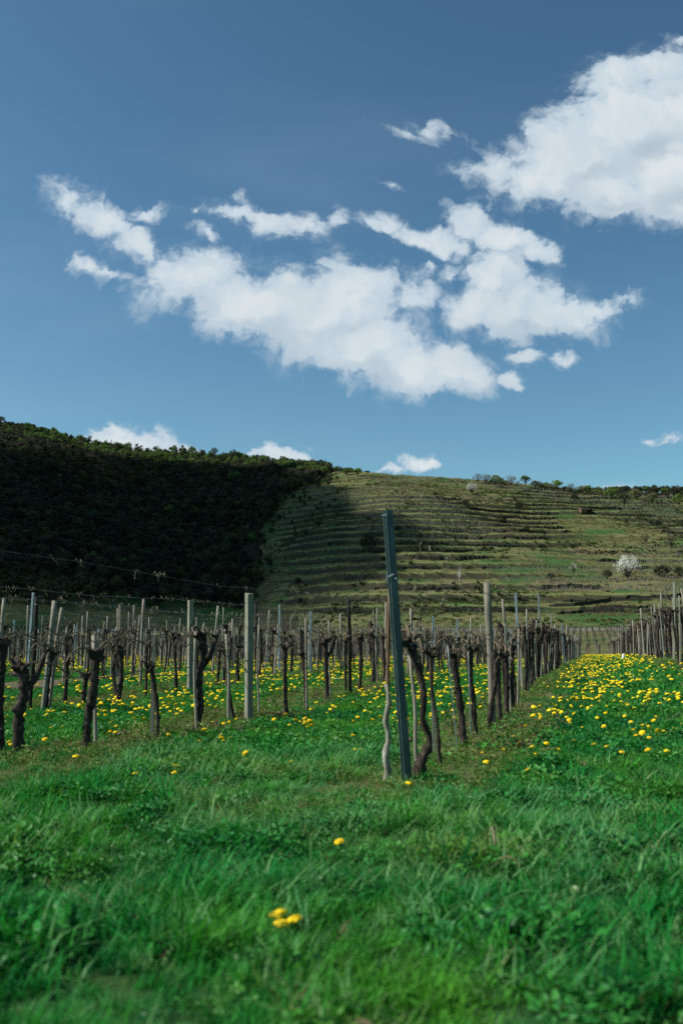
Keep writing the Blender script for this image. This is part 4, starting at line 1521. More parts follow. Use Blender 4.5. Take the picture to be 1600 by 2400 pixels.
vid = 0
for (row, b_, t_, r_, via, fk) in HV:
    p, tp = at_px(b_, t_)
    rg = random.Random(vid)
    path = [Vector((0, 0, -.06))]
    for q_ in (via or []):
        c = on_plane(q_, p.y) - p
        c.y += rg.uniform(-.03, .03)
        path.append(c)
    path.append(tp - p)
    if len(path) < 3: path.insert(1, path[0].lerp(path[1], .5) + Vector((rg.uniform(-.03, .03), 0, 0)))
    rads = None
    if vid == 0: rads = [.050, .046, .036, .023, .024, .026, .030, .036, .040]
    me, top = trunk_geo(700 + vid, 1, r_, path=path, fork=fk, rads=rads)
    vines[row].append(dict(p=p, mesh=me, top=top, hand=True, cane=[cane_geo(800 + vid, Vector((0, 0, 0)), 1, .7), cane_geo(850 + vid, Vector((0, 0, 0)), -1, .7)],
                           words=('forked ' if fk else '') + ('thick dark vine' if r_ > .042 else 'slim dark vine' if r_ < .031 else 'gnarled dark vine')))
    vid += 1

# ---- the rest of each row, evenly planted
rg = random.Random(77)
FAR_PTS = []
HAND_END = {1: 14.6, 2: 20.5, 3: 18.5, 0: 15}


def in_view(x, y, m=.03):
    return y > 2 and abs(x / y) < .345 + m


cand = []
for row, a in enumerate(ROWS):
    b = 5.5
    while b < 104:
        b += rg.uniform(.82, 1.0)
        aa = a + rg.gauss(0, .045)
        x, y = rowpt(aa, b)
        if not in_view(x, y): continue
        if row == 3 and 13.5 < b < 22:
            if rg.random() < .55: continue
        elif b < HAND_END.get(row, 0): continue
        if row == 0 and b < 17: continue
        if rg.random() < .04: continue
        cand.append((math.hypot(x, y), row, x, y, rg.randrange(10)))
cand.sort()
N_IND = 300 - len(HV)
for i, (d, row, x, y, v) in enumerate(cand):
    if i < N_IND:
        vines[row].append(dict(p=Vector((x, y, gz(x, y))), var=v, hand=False))
    else:
        FAR_PTS.append((x, y))
far_from = cand[N_IND][0]
print('vines', len(cand), 'individual to', round(far_from, 1))

stake_list, extra_stakes = [], []
VM = [stick_geo(900 + k, rg.uniform(.032, .045), 1.0, 'square' if k % 3 == 0 else 'round', [M_wood, M_squarewood, M_lichenwood][k % 3]) for k in range(9)]
PM = [stick_geo(930 + k, rg.uniform(.06, .075), 1.0, ['round', 'square', 'round', 'channel', 'round'][k % 5], [M_wood, M_squarewood, M_wood, M_steel, M_darkwood][k % 5] if k < 9 else M_wood) for k in range(10)]
PW = ['round grey wooden post', 'square sawn wooden post', 'round weathered post', 'blue-grey steel channel post', 'dark tarred wooden post'] * 2
for row in range(17):
    L = sorted(vines[row], key=lambda q: q['p'].x * RY.x + q['p'].y * RY.y)
    for i, v in enumerate(L):
        p = v['p']
        o_ = ordw(i + 1)
        near = v['hand']
        if near:
            e = empty('grapevine', p)
            put('trunk', v['mesh'], e)
            for s_, c in enumerate(v['cane']):
                if (i + s_) % 2 == 0 or rg.random() < .6:
                    put('cane', c, e, v['top'], (0, 0, ROWROT + rg.uniform(-.3, .3)))
            wd = v['words']
        else:
            me, cs, wd = VAR[v['var']]
            e = empty('grapevine', p, (0, 0, ROWROT + rg.uniform(-.35, .35) + rg.choice((0, math.pi))))
            k_ = rg.uniform(.93, 1.14) * (1.08 if row <= 1 and p.length > 22 else 1.0)
            e.scale = (k_ * rg.uniform(.62, .95), k_ * rg.uniform(.62, .95), k_)
            put('trunk', me, e)
            for c in cs:
                if rg.random() < .8: put('cane', c, e, (0, 0, 0), (0, 0, rg.uniform(-.2, .2)))
        lab = '%s, %s vine along %s' % (wd, o_, ROW_NAME[row])
        tag(e, lab, 'grapevine', 'grapevines planted in rows across the meadow')
        LAND.append((p.x, p.y, '%s vine of %s' % (o_, ROW_NAME[row].replace('the row', 'the row'))))
        if not near and rg.random() < .8:
            stake_list.append((row, p, i + 1))
            if rg.random() < .30 and p.length < 44: extra_stakes.append((row, p, i + 1))
# generic stakes
for (row, p, i) in stake_list:
    dx, dy = rg.uniform(-.06, .06), rg.uniform(-.08, .08)
    h = rg.choice((rg.uniform(1.1, 1.4), rg.uniform(1.3, 1.75)))
    o = put('wooden_stake', VM[rg.randrange(9)], None, (p.x + dx, p.y + dy, p.z), (rg.gauss(0, .05), rg.gauss(0.01, .06), rg.uniform(0, 6.28)), (1, 1, h))
    tag(o, 'thin weathered stake beside the %s vine of %s' % (ordw(i), ROW_NAME[row]), 'stake', 'wooden stakes tied to the vines')
for (row, p, i) in extra_stakes[:60]:
    q_ = p + RY * rg.uniform(.34, .5) + RX * rg.uniform(-.05, .05)
    h = rg.uniform(1.0, 1.7)
    o = put('wooden_stake', VM[rg.randrange(9)], None, (q_.x, q_.y, gz(q_.x, q_.y)), (rg.gauss(0, .05), rg.gauss(.02, .07), rg.uniform(0, 6.28)), (.85, .85, h))
    tag(o, 'free-standing thin stake just beyond the %s vine of %s' % (ordw(i), ROW_NAME[row]), 'stake', 'wooden stakes tied to the vines')
# taller line posts
for row, a in enumerate(ROWS):
    bs = []
    if row == 1: bs = [34.0, 38.5, 45, 52, 58, 65, 72, 80, 90, 98]
    elif row == 0: bs = [20, 25, 29.3, 33, 38, 43, 49, 55, 62, 70, 79, 88, 97]
    else:
        b = {2: 22.5, 3: 24}.get(row, 8 + rg.uniform(0, 3))
        while b < 104:
            bs.append(b)
            b += rg.uniform(3.4, 5.4)
    n = 0
    for b in bs:
        x, y = rowpt(a + rg.gauss(0, .05), b)
        if not in_view(x, y, .01): continue
        n += 1
        d = math.hypot(x, y)
        k = rg.choice((0, 0, 0, 1, 2, 2, 3, 5, 6, 7, 8 if d > 30 else 0, 4 if d > 24 else 2))
        if row == 1: k = [0, 1, 0, 3, 0][n % 5]
        h = rg.uniform(1.65, 2.0)
        if d > 75: h *= .92
        lean = rg.gauss(.02, .03)
        o = put('steel_post' if k in (3, 8) else 'vineyard_post', PM[k], None, (x, y, gz(x, y)), (rg.gauss(0, .02), lean, ROWROT + rg.uniform(-.5, .5) + (0 if k % 5 in (1, 3) else rg.uniform(0, 6))), (1, 1, h))
        tag(o, '%s, %s tall post along %s' % (PW[k], ordw(n), ROW_NAME[row]), 'vineyard post', 'tall posts carrying the wires of the rows')
        if d < 40: LAND.append((x, y, '%s tall post of %s' % (ordw(n), ROW_NAME[row])))

# hand placed posts
for i, (row, b_, t_, w_, kind, m_, lab, nm) in enumerate(HP):
    p, tp = at_px(b_, t_)
    v = tp - p
    h = v.length
    rot = aim(v)
    if i == 0:
        # the leaning green end post with its hook, clip and wire tie
        e = empty('steel_post', p, rot)
        tag(e, 'tall leaning green steel channel post with wire tie, nearest post to the road', 'steel post')
        put('channel', stick_geo(1, w_, h, 'channel', M_green), e, (0, 0, 0), (0, 0, .34))
        mb = MB()
        mb.tube([(-.040, -.03, h - .03), (-.02, -.045, h - .034), (.035, -.04, h - .038), (.085, -.02, h - .045), (.10, -.01, h - .036)], .0042, 6)
        put('hook', mb.mesh('hook', M_steel), e)
        mb = MB(); mb.box((-.046, -.03, h * .755), (.026, .03, .055)); put('clip', mb.mesh('clip', M_steel), e)
        mb = MB()
        mb.tube([(.042, .01, h * .755 + .012), (.036, -.035, h * .752), (.0, -.052, h * .735), (-.036, -.04, h * .722), (-.044, 0, h * .72), (-.01, .04, h * .728), (.042, .02, h * .745)], .0042, 6)
        put('wire_tie', mb.mesh('wire_tie', M_steel), e)
        for z_ in (.25, .42, .62):
            mb = MB(); mb.tube([(-.035 + .002, -.03, h * z_), (-.05, -.035, h * z_ + .01), (-.042, -.03, h * z_ + .022)], .003, 5)
            put('wire_lug', mb.mesh('wire_lug', M_green), e)
        LAND.append((p.x, p.y, 'green steel post'))
        continue
    if i == 1:
        # lichen-grey gnarled lower half, thin rusty rod above
        e = empty(nm, p, rot)
        tag(e, lab, 'stake', 'wooden stakes tied to the vines')
        rq = random.Random(5)
        n_ = 13
        pts_ = [(.022 * math.sin(k * 1.1) * (1 if 0 < k < 12 else .2), .012 * math.sin(k * 1.7), -.12 + (h * .52 + .12) * k / (n_ - 1)) for k in range(n_)]
        mb = MB(); mb.tube(pts_, [.021 * rq.uniform(.7, 1.2) * (1.25 - .5 * k / n_) for k in range(n_)], 9, .18, rq)
        put('stem', mb.mesh('stem', M_lichenwood, True), e)
        mb = MB(); mb.tube([(.008 * math.sin(k), 0, h * .44 + h * .56 * k / 6) for k in range(7)], [.013, .015, .013, .014, .016, .014, .012], 8, .1, rq)
        put('rusty_rod', mb.mesh('rusty_rod', M_rust, True), e)
        continue
    if nm in ('vineyard_post', 'steel_post'):
        e = empty(nm, p, rot)
        tag(e, lab, 'vineyard post', 'tall posts carrying the wires of the rows')
        put('shaft', stick_geo(40 + i, w_, h, kind, m_), e, (0, 0, 0), (0, 0, {'square': .55, 'channel': -.3}.get(kind, 0)))
        for z_ in (.62, .93):
            mb = MB(); mb.tube([(w_ * .62 * math.cos(a_ / 8 * 6.28), w_ * .62 * math.sin(a_ / 8 * 6.28), h * z_ + .006 * math.sin(a_)) for a_ in range(9)], .003, 5)
            put('wire_loop', mb.mesh('wire_loop', M_wire), e)
        if m_ is M_darkwood and row == 2:
            mb = MB(); mb.tube([(-.02, -.055, h * .60), (-.02, -.075, h * .60)], [.034, .034], 12); put('tag_disc', mb.mesh('tag_disc', M_tag), e) if 'M_tag' in globals() else None
        LAND.append((p.x, p.y, (lab.split(',')[0].split(' beside')[0].split(' with')[0].split(' in the')[0])))
    else:
        o = put(nm, stick_geo(40 + i, w_, h, kind, m_), None, p, rot)
        tag(o, lab, 'stake', 'wooden stakes tied to the vines' if nm == 'wooden_stake' else 'thin steel rods beside the vines')

# vines past the nearest three hundred: one mass
fv_p = []
for k in range(6):
    rg2 = random.Random(60 + k)
    mb = MB()
    mb.mi = 0
    ln_, bd_ = rg2.uniform(-.08, .08), rg2.uniform(-.07, .07)
    mb.tube([(ln_ * t + bd_ * math.sin(3.14 * t), 0, -.1 + 1.25 * t) for t in (0, .25, .5, .75, 1)], [.045, .032, .028, .034, .05], 6, .15, rg2)
    for s_ in (-1, 1):
        mb.tube([(ln_, 0, 1.12), (ln_ + rg2.uniform(-.05, .05), s_ * .25, 1.12 + rg2.uniform(.05, .2)), (ln_, s_ * .55, 1.1)], [.02, .013, .008], 5)
    for _ in range(3):
        a_ = rg2.uniform(0, 6.28)
        mb.tube([(ln_, 0, 1.1), (ln_ + .1 * math.cos(a_), .1 * math.sin(a_), 1.1 + rg2.uniform(0, .14))], [.04, .02], 5)
    if k != 2:
        mb.mi = 1
        mb.tube([(.07, .03, -.1), (.07 + rg2.uniform(-.09, .09), .03, rg2.uniform(1.15, 1.65))], [.022, .022], 6)
        if k % 2: mb.tube([(-.05, .42, -.1), (-.05 + rg2.uniform(-.12, .12), .42, rg2.uniform(1.1, 1.75))], [.018, .018], 5)
    fv_p.append(mb.mesh('vine', [M_bark, M_wood]))
fp = np.array(FAR_PTS)
n = len(fp)
fr = np.random.default_rng(8)
scatter('distant_grapevines', fv_p, np.stack([fp[:, 0], fp[:, 1], [gz(a_, b_) for a_, b_ in fp]], 1), np.stack([np.zeros(n), np.zeros(n), ROWROT + fr.normal(0, .3, n)], 1), fr.uniform(.9, 1.15, n), fr.integers(0, 6, n))

# vineyards between the last rows and the foot of the slope
pts = []
for r_ in list(np.arange(121, 250, 4.2)) + list(np.arange(262, 330, 4.6)):
    step = 1.25 / r_
    for a_ in np.arange(R(-20.5), R(20.5), step):
        px_ = 800 + 2355 * math.tan(a_)
        if r_ > 255 and not (500 < px_ < 1010): continue
        if rng.random() < .86:
            aa = a_ + rng.normal(0, .12) / r_
            pts.append((r_ * math.sin(aa), r_ * math.cos(aa) + rng.normal(0, .1)))
pts = np.array(pts)
n = len(pts)
scatter('distant_vineyards', fv_p, np.stack([pts[:, 0], pts[:, 1], hill_h(pts[:, 0], pts[:, 1])], 1), np.stack([rng.normal(0, .03, n), rng.normal(0, .03, n), 1.57 + rng.normal(0, .3, n)], 1), rng.uniform(.8, 1.1, n), rng.integers(0, 6, n))
print('far vineyards', n)

# ------------------------------------------------------------------ wires with last year's tendrils, hose
for row in (0, 1, 2, 3, 4, 5):
    a = ROWS[row]
    b0 = {0: 16, 1: 7.0, 2: 6.5, 3: 11, 4: 16, 5: 21}[row]
    for (h, wn) in ((1.05, 'lower'), (1.42, 'middle'), (1.80, 'upper')):
        pts = []
        nseg = 46
        for i in range(nseg + 1):
            b = b0 + (100 - b0) * (i / nseg) ** 1.6
            x, y = rowpt(a + .03, b)
            pts.append((x, y, gz(x, y) + h - .02 * abs(math.sin(b * .7))))
        e = empty('trellis_wire', pts[0])
        mb = MB()
        mb.tube([Vector(q) - Vector(pts[0]) for q in pts], .0012 if row == 2 else .0020 if row < 3 else .0032, 4)
        put('wire', mb.mesh('wire', M_wire), e)
        tag(e, '%s thin steel trellis wire strung along %s' % (wn, ROW_NAME[row]), 'wire', 'trellis wires of the vine rows')
        if True:
            low = wn == 'lower'
            # dried tendrils and cane ends left hanging on the wire
            mb = MB()
            rt = random.Random(row * 7 + len(wn))
            b = b0
            while b < (60 if low else 48):
                b += rt.expovariate((11.0 if row in (2, 3, 4, 5) else 7.0) if low else ((1.7 if wn == 'upper' and row == 2 else 4.0) if row in (2, 3, 4) else 1.2))
                x, y = rowpt(a + .03, b)
                q = Vector((x, y, gz(x, y) + h)) - Vector(pts[0])
                L = rt.uniform(.12, .42) if low else rt.uniform(.05, .22)
                if low: q = q + Vector((0, 0, rt.uniform(-.10, .12)))
                dirv = (RY * rt.choice((-1, 1)) * rt.uniform(1.0, 1.8) + RX * rt.uniform(-.3, .3) + Vector((0, 0, rt.uniform(-.8, .3)))).normalized()
                pp = [q + dirv * L * t + Vector((rt.uniform(-.012, .012), rt.uniform(-.012, .012), .03 * math.sin(t * rt.uniform(3, 8)))) for t in (0, .25, .5, .75, 1)]
                mb.tube(pp, [.0065, .006, .005, .004, .003] if low else [.0027, .0026, .0022, .0018, .0013], 4)
            tn = put('tendrils', mb.mesh('tendrils', M_cane if low else M_tendril), e)
            tag(tn, kind='stuff')
a = ROWS[2]
for row, h in ((2, .73), (3, .55)):
    pts = []
    for i in range(60):
        b = (6.5 if row == 2 else 12) + i * .7
        x, y = rowpt(ROWS[row] - .05, b)
        pts.append((x, y, gz(x, y) + h + .03 * math.sin(b * 1.9)))
    mb = MB(); mb.tube(pts, .0055, 6)
    tag(put('irrigation_hose', mb.mesh('irrigation_hose', M_hose, True)), 'black drip hose hung knee-high along %s' % ROW_NAME[row], 'hose')
# white grow tubes round two young vines
for (px, py, row, lab) in [(1459, 1549, 0, 'white plastic grow tube at the foot of the vines across the flowery lane'), (1232, 1552, 1, 'white plastic grow tube among trunks of the row behind the green post')]:
    p, _ = hit(px, py)
    mb = MB()
    for i in range(10):
        a_ = i / 10 * 6.283
        for (rr, zz) in ((.06, 0), (.05, .25), (.045, .25), (.053, 0)): mb.v.append((rr * math.cos(a_), rr * math.sin(a_), zz))
    for i in range(10):
        j = (i + 1) % 10
        for k in range(4): mb.face(i * 4 + k, j * 4 + k, j * 4 + (k + 1) % 4, i * 4 + (k + 1) % 4)
    tag(put('grow_tube', mb.mesh('grow_tube', M_plastic), None, p, (0.05, .08, 0)), lab, 'grow tube', 'white grow tubes round young vines')
# ------------------------------------------------------------------ meadow: grass, weeds, litter
def blade_tuft(seed, n, hmin, hmax, wid, spread, m, curl=.5, segs=3):
    rg = random.Random(seed)
    mb = MB()
    for _ in range(n):
        a = rg.uniform(0, 6.28)
        q = spread * math.sqrt(rg.random())
        p = Vector((math.cos(a) * q, math.sin(a) * q, -.01))
        h = rg.uniform(hmin, hmax)
        az = rg.uniform(0, 6.28)
        out = Vector((math.cos(az), math.sin(az), 0))
        sd_ = Vector((-out.y, out.x, 0))
        c = curl * rg.uniform(.3, 1.5)
        w0 = wid * rg.uniform(.7, 1.3)
        b = len(mb.v)
        for i in range(segs + 1):
            t = i / segs
            ce = p + Vector((0, 0, h * (t - .32 * c * t * t))) + out * (h * c * .75 * t * t)
            wv = w0 * (1 - t ** 1.8) * .5 + .0002
            mb.v += [tuple(ce - sd_ * wv), tuple(ce + sd_ * wv)]
        for i in range(segs):
            k = b + i * 2
            mb.face(k, k + 1, k + 3, k + 2)
    return mb.mesh('tuft', m)


def leafy_tuft(seed, n, size, h, spread, m, stemmed=True):
    """Low broad-leaved weed."""
    rg = random.Random(seed)
    mb = MB()
    for _ in range(n):
        a = rg.uniform(0, 6.28)
        q = spread * math.sqrt(rg.random())
        c = Vector((math.cos(a) * q, math.sin(a) * q, h * rg.uniform(.15, 1)))
        nrm = Vector((rg.uniform(-.8, .8), rg.uniform(-.8, .8), rg.uniform(.4, 1))).normalized()
        u = nrm.orthogonal().normalized()
        v = nrm.cross(u)
        az = rg.uniform(0, 6.28)
        u, v = u * math.cos(az) + v * math.sin(az), v * math.cos(az) - u * math.sin(az)
        s = size * rg.uniform(.6, 1.3)
        b = len(mb.v)
        for (x, y, z) in ((-.5, 0, 0), (-.15, .26, .04), (.3, .2, .03), (.55, 0, -.06), (.3, -.2, .03), (-.15, -.26, .04)):
            mb.v.append(tuple(c + u * x * s + v * y * s + nrm * z * s))
        mb.face(b, b + 1, b + 2, b + 3)
        mb.face(b, b + 3, b + 4, b + 5)
    return mb.mesh('weed', m)


gr = np.random.default_rng(21)


def meadow_pts(d0, d1, dens, margin=.04):
    area = (.345 + margin) * (d1 * d1 - d0 * d0)
    n = int(area * dens)
    y = np.sqrt(gr.uniform(d0 * d0, d1 * d1, n))
    x = gr.uniform(-1, 1, n) * (.345 + margin) * y
    return x, y


def strip_of(x, y):
    """1 in the strip under a vine row, 0 in the lane middle."""
    a = x * RX.x + y * RX.y + (value_noise(x, y, 1.2, 51) - .5) * .6
    f = np.abs(np.mod((a + 1.28) / 3.5 + .5, 1) - .5) * 3.5
    return (1 - sst(.50, .85, f)) * sst(6.2, 7.4, y)


def soil_of(x, y):
    a = x * RX.x + y * RX.y + (value_noise(x, y, 1.5, 52) - .5) * .7
    return np.maximum(1 - sst(.75, 1.15, np.abs(a + 11.9)), .8 * (1 - sst(.25, .55, np.abs(a - 2.35))) * sst(9, 12, y))


def do(name, protos, x, y, scales, idx, tilt=.15):
    n = len(x)
    scatter(name, protos, np.stack([x, y, field_h(x, y)], 1), np.stack([gr.normal(0, tilt, n), gr.normal(0, tilt, n), gr.uniform(0, 6.28, n)], 1), scales, idx)


G_near = [blade_tuft(1, 20, .05, .13, .0085, .08, M_grass, .9), blade_tuft(2, 20, .04, .11, .0095, .09, M_grass, 1.2), blade_tuft(3, 16, .09, .21, .0080, .08, M_grass, .8),
          blade_tuft(4, 15, .07, .18, .0085, .08, M_grass2, 1.1), leafy_tuft(5, 34, .030, .08, .09, M_weed), blade_tuft(6, 9, .06, .14, .005, .06, M_dry, 1.0), leafy_tuft(7, 12, .05, .05, .08, M_litter), leafy_tuft(8, 30, .026, .07, .09, M_strip), blade_tuft(9, 16, .03, .09, .006, .08, M_strip, 1.0)]
x, y = meadow_pts(2.0, 9.5, 420)
big = value_noise(x, y, .9, 61)
cl2 = value_noise(x, y, .35, 62)
n = len(x)
idx = gr.choice(4, n, p=[.32, .30, .16, .22])
idx[(cl2 > .58) & (gr.random(n) < .6)] = 4
idx[(value_noise(x, y, 1.4, 63) > .62) & (gr.random(n) < .5)] = 3
idx[gr.random(n) < .018] = 5
idx[gr.random(n) < .002] = 6
keep = gr.random(n) < .40 + .60 * sst(.28, .5, value_noise(x, y, .33, 67) * .6 + value_noise(x, y, .14, 68) * .4)
x, y, idx, big = x[keep], y[keep], idx[keep], big[keep]
n = len(x)
sc = (.30 + .50 * big + .75 * sst(.25, .8, value_noise(x, y, .28, 66))) * gr.uniform(.7, 1.2, n)
stn = strip_of(x, y)
uw = gr.random(n) < stn * .8
idx[uw] = gr.choice([7, 8, 5], uw.sum(), p=[.55, .35, .10])
sc = sc * (1 - .35 * stn)
do('meadow_grass', G_near, x, y, sc, idx, .2)

G_mid = [blade_tuft(11, 24, .05, .12, .0085, .14, M_grass, .7, 2), leafy_tuft(12, 30, .05, .07, .15, M_weed), blade_tuft(13, 20, .05, .12, .009, .13, M_grass2, .8, 2), blade_tuft(14, 20, .04, .12, .007, .14, M_dry, 1.0, 2), leafy_tuft(15, 26, .05, .05, .16, M_litter),
         leafy_tuft(16, 34, .030, .10, .14, M_strip), blade_tuft(17, 20, .04, .10, .007, .14, M_strip, 1.0, 2)]
x, y = meadow_pts(9.0, 32, 105)
n = len(x)
st, so = strip_of(x, y), soil_of(x, y)
keep = (gr.random(n) > so * .93) & (gr.random(n) > st * .25)
x, y, st = x[keep], y[keep], st[keep]
n = len(x)
idx = np.where(gr.random(n) < .62, 0, np.where(gr.random(n) < .7, 1, 2))
under = gr.random(n) < st * .85
idx[under] = gr.choice([1, 6, 3, 4, 5], under.sum(), p=[.05, .26, .18, .12, .39])
sc = (.55 + .7 * value_noise(x, y, 1.1, 64)) * gr.uniform(.8, 1.2, n)
do('lane_grass', G_mid, x, y, sc, idx, .2)

G_far = [blade_tuft(21, 30, .05, .12, .02, .32, M_grass, .6, 2), leafy_tuft(22, 30, .09, .08, .34, M_weed), blade_tuft(23, 26, .05, .12, .02, .3, M_dry, .9, 2), blade_tuft(24, 26, .05, .12, .02, .3, M_grass2, .8, 2), leafy_tuft(25, 30, .08, .08, .34, M_strip)]
x, y = meadow_pts(31, 112, 9)
n = len(x)
st, so = strip_of(x, y), soil_of(x, y)
keep = gr.random(n) > so * .95
x, y, st = x[keep], y[keep], st[keep]
n = len(x)
idx = gr.choice(2, n, p=[.7, .3])
under = gr.random(n) < st * .8
idx[under] = gr.choice([2, 4, 0], under.sum(), p=[.35, .5, .15])
do('far_lane_grass', G_far, x, y, gr.uniform(.8, 1.3, n), idx, .1)

# ------------------------------------------------------------------ dandelions


def head_geo(mb, c, r, mi=0, rg=None):
    """Open flower head: a shallow dome of petal rings."""
    mb.mi = mi
    rings = [(1.0, -.10), (.98, .12), (.74, .34), (.42, .46)]
    b = len(mb.v)
    N = 14
    for k, (q, z) in enumerate(rings):
        for i in range(N):
            a = 6.283 * (i + .5 * k) / N
            s = 1 + (.10 if k < 2 else .05) * math.cos(i * 3.1 + k) + (rg.uniform(-.06, .06) if rg else 0)
            mb.v.append((c[0] + math.cos(a) * q * r * s, c[1] + math.sin(a) * q * r * s, c[2] + z * r + (rg.uniform(-.05, .05) * r if rg else 0)))
    mb.v.append((c[0], c[1], c[2] + .50 * r))
    mb.v.append((c[0], c[1], c[2] - .42 * r))
    for k in range(3):
        for i in range(N):
            j = (i + 1) % N
            mb.face(b + k * N + i, b + k * N + j, b + (k + 1) * N + j, b + (k + 1) * N + i)
    for i in range(N):
        j = (i + 1) % N
        mb.face(b + 3 * N + i, b + 3 * N + j, b + 4 * N)
        mb.face(b + j, b + i, b + 4 * N + 1)


def petal_head(seed, r):
    """Close-up head: separate ray florets in four whorls."""
    rg = random.Random(seed)
    mb = MB()
    for (n, L, el) in ((30, 1.0, .06), (30, .95, .32), (26, .84, .62), (20, .68, .95), (12, .54, 1.3)):
        for i in range(n):
            a = 6.283 * i / n + rg.uniform(-.1, .1)
            e_ = el + rg.uniform(-.08, .08)
            d = Vector((math.cos(a) * math.cos(e_), math.sin(a) * math.cos(e_), math.sin(e_)))
            s = Vector((-math.sin(a), math.cos(a), 0)) * r * .13
            p0, p1 = d * r * .12, d * r * L * rg.uniform(.97, 1.05)
            b = len(mb.v)
            mb.v += [tuple(p0 - s * .5), tuple(p0 + s * .5), tuple(p1 + s), tuple(p1 - s)]
            mb.face(b, b + 1, b + 2, b + 3)
    head_geo(mb, (0, 0, .002), r * .98, 0, rg)
    return mb.mesh('flower_head', M_dand)


def stem_mesh(seed, h):
    rg = random.Random(seed)
    mb = MB()
    mb.tube([(rg.uniform(-.02, .02), rg.uniform(-.02, .02), -h), (0, 0, -h * .4), (0, 0, 0)], [.0028, .0024, .0024], 5)
    return mb.mesh('stem', M_dstem)


DH = [petal_head(k, .0265) for k in range(5)]
DS = [stem_mesh(k, .13) for k in range(4)]
SD = []
for k in range(6):
    rg3 = random.Random(k)
    mb = MB()
    head_geo(mb, (0, 0, .0), .0265, 0, rg3)
    mb.mi = 1
    mb.tube([(rg3.uniform(-.02, .02), 0, -.13), (0, 0, -.005)], [.003, .003], 4)
    SD.append(mb.mesh('dandelion', [M_dand, M_dstem]))
HANDD = [(795, 1974), (658, 2150), (647, 2165), (659, 2177), (690, 2168), (408, 1797), (414, 1800), (409, 1818), (319, 1821), (581, 1786), (681, 1791), (1258, 1818), (1242, 1789), (1235, 1810), (1299, 1824), (1297, 1791), (1309, 1760),
         (1139, 1791), (1131, 1768), (121, 1706), (146, 1704), (22, 1740), (26, 1748), (958, 1846), (848, 1772), (832, 1760), (850, 1758), (745, 1790), (762, 1786), (740, 1797), (780, 1782), (1343, 1739), (1390, 1746), (1420, 1752), (1555, 1715), (1580, 1708), (1596, 1697), (1490, 1724), (1520, 1730),
         (265, 1690), (247, 1708), (259, 1715), (272, 1717), (315, 1684), (470, 1737), (525, 1737), (540, 1730), (1180, 1760), (1212, 1740), (1247, 1752), (1320, 1715), (1365, 1706), (1205, 1727)]
dand = []
for (px, py) in HANDD:
    d = pix_dir(px, py)
    p, _ = hit(px, py + (14 if py < 1900 else 36))
    k = p.y / d.y
    q_ = CAM + d * k
    dand.append((q_.x, q_.y, max(.06, q_.z - gz(q_.x, q_.y)), 1))
# scattered by lane, in drifts
x, y = meadow_pts(8.4, 108, 27, .02)
a = x * RX.x + y * RX.y
f = np.abs(np.mod((a + 1.28) / 3.5, 1) - .5) * 3.5       # 0 in the middle of a lane
drift = value_noise(x, y, 1.9, 71) * .55 + value_noise(x, y, .7, 72) * .45
lane = 1 - sst(.95, 1.5, f)
pr = lane * (.12 + .88 * sst(.40, .66, drift)) * np.where(y < 14, .07 + .38 * sst(9.5, 14, y), .48)
# the gentle drift along the bare strip and the sparse second lane
pr = pr * np.where((a > -4.7) & (a < -1.3) & (y > 11), .85, 1.0) * np.where((a < -4.7) & (y < 13), .4, 1.0)
pr = pr * np.where((a > -1.3) & (a < 2), 1.15, 1.0)
pr = np.maximum(pr, .55 * (1 - sst(.2, .9, np.abs(np.abs(a + 11.9) - 1.7))) * sst(.35, .5, drift))
pr = pr * (1 - soil_of(x, y))
keep = gr.random(len(x)) < pr
x, y = x[keep], y[keep]
print('dandelions', len(x))
pts = sorted([(math.hypot(x[i], y[i]), x[i], y[i]) for i in range(len(x))])
N_D = 300 - len(dand)
for (d, px_, py_) in pts[:N_D]: dand.append((px_, py_, random.Random(int(px_ * 1e4)).uniform(.075, .14), 0))
rank = {}
LA = np.array([(l[0], l[1]) for l in LAND])
rows_ = []
for i, (px_, py_, h, hand) in enumerate(dand):
    dd = np.hypot(LA[:, 0] - px_, LA[:, 1] - py_)
    rows_.append((float(dd.min()), int(dd.argmin()), i))
rows_.sort()
dr = random.Random(4)
for (dist, li, i) in rows_:
    px_, py_, h, hand = dand[i]
    rank[li] = rank.get(li, 0) + 1
    z = gz(px_, py_) + h
    if hand: s_h = dr.uniform(.9, 1.08)
    rot = (dr.gauss(0, .3) + .3, dr.gauss(0, .34) - .12, dr.uniform(0, 6.28))
    s = dr.choice((dr.uniform(.7, .95), dr.uniform(.95, 1.3), dr.uniform(.95, 1.3)))
    if hand: s, rot = s_h, (rot[0] * .6, rot[1] * .6, rot[2])
    words = LAND[li][2]
    words = words if words[0].isdigit() else words
    how = 'closest' if rank[li] == 1 else ordw(rank[li]) + ' closest'
    lab = 'yellow dandelion %s to %s%s' % (how, '' if words.startswith('the ') else 'the ', words)
    if math.hypot(px_, py_) < 13.5:
        e = empty('dandelion', (px_, py_, z), rot)
        e.scale = (s, s, s)
        put('flower_head', DH[i % 5], e)
        put('stem', DS[i % 4], e)
    else:
        e = put('dandelion', SD[i % 6], None, (px_, py_, z), rot, (s, s, s))
    tag(e, lab, 'dandelion', 'dandelions flowering in the grass lanes')
rest = pts[N_D:]
rx, ry = np.array([q[1] for q in rest]), np.array([q[2] for q in rest])
n = len(rest)
scatter('distant_dandelions', SD, np.stack([rx, ry, field_h(rx, ry) + gr.uniform(.08, .15, n)], 1), np.stack([gr.normal(0, .2, n), gr.normal(0, .2, n), gr.uniform(0, 6, n)], 1), gr.uniform(.8, 1.4, n) * (1 + .3 * sst(25, 70, ry)), gr.integers(0, 6, n))

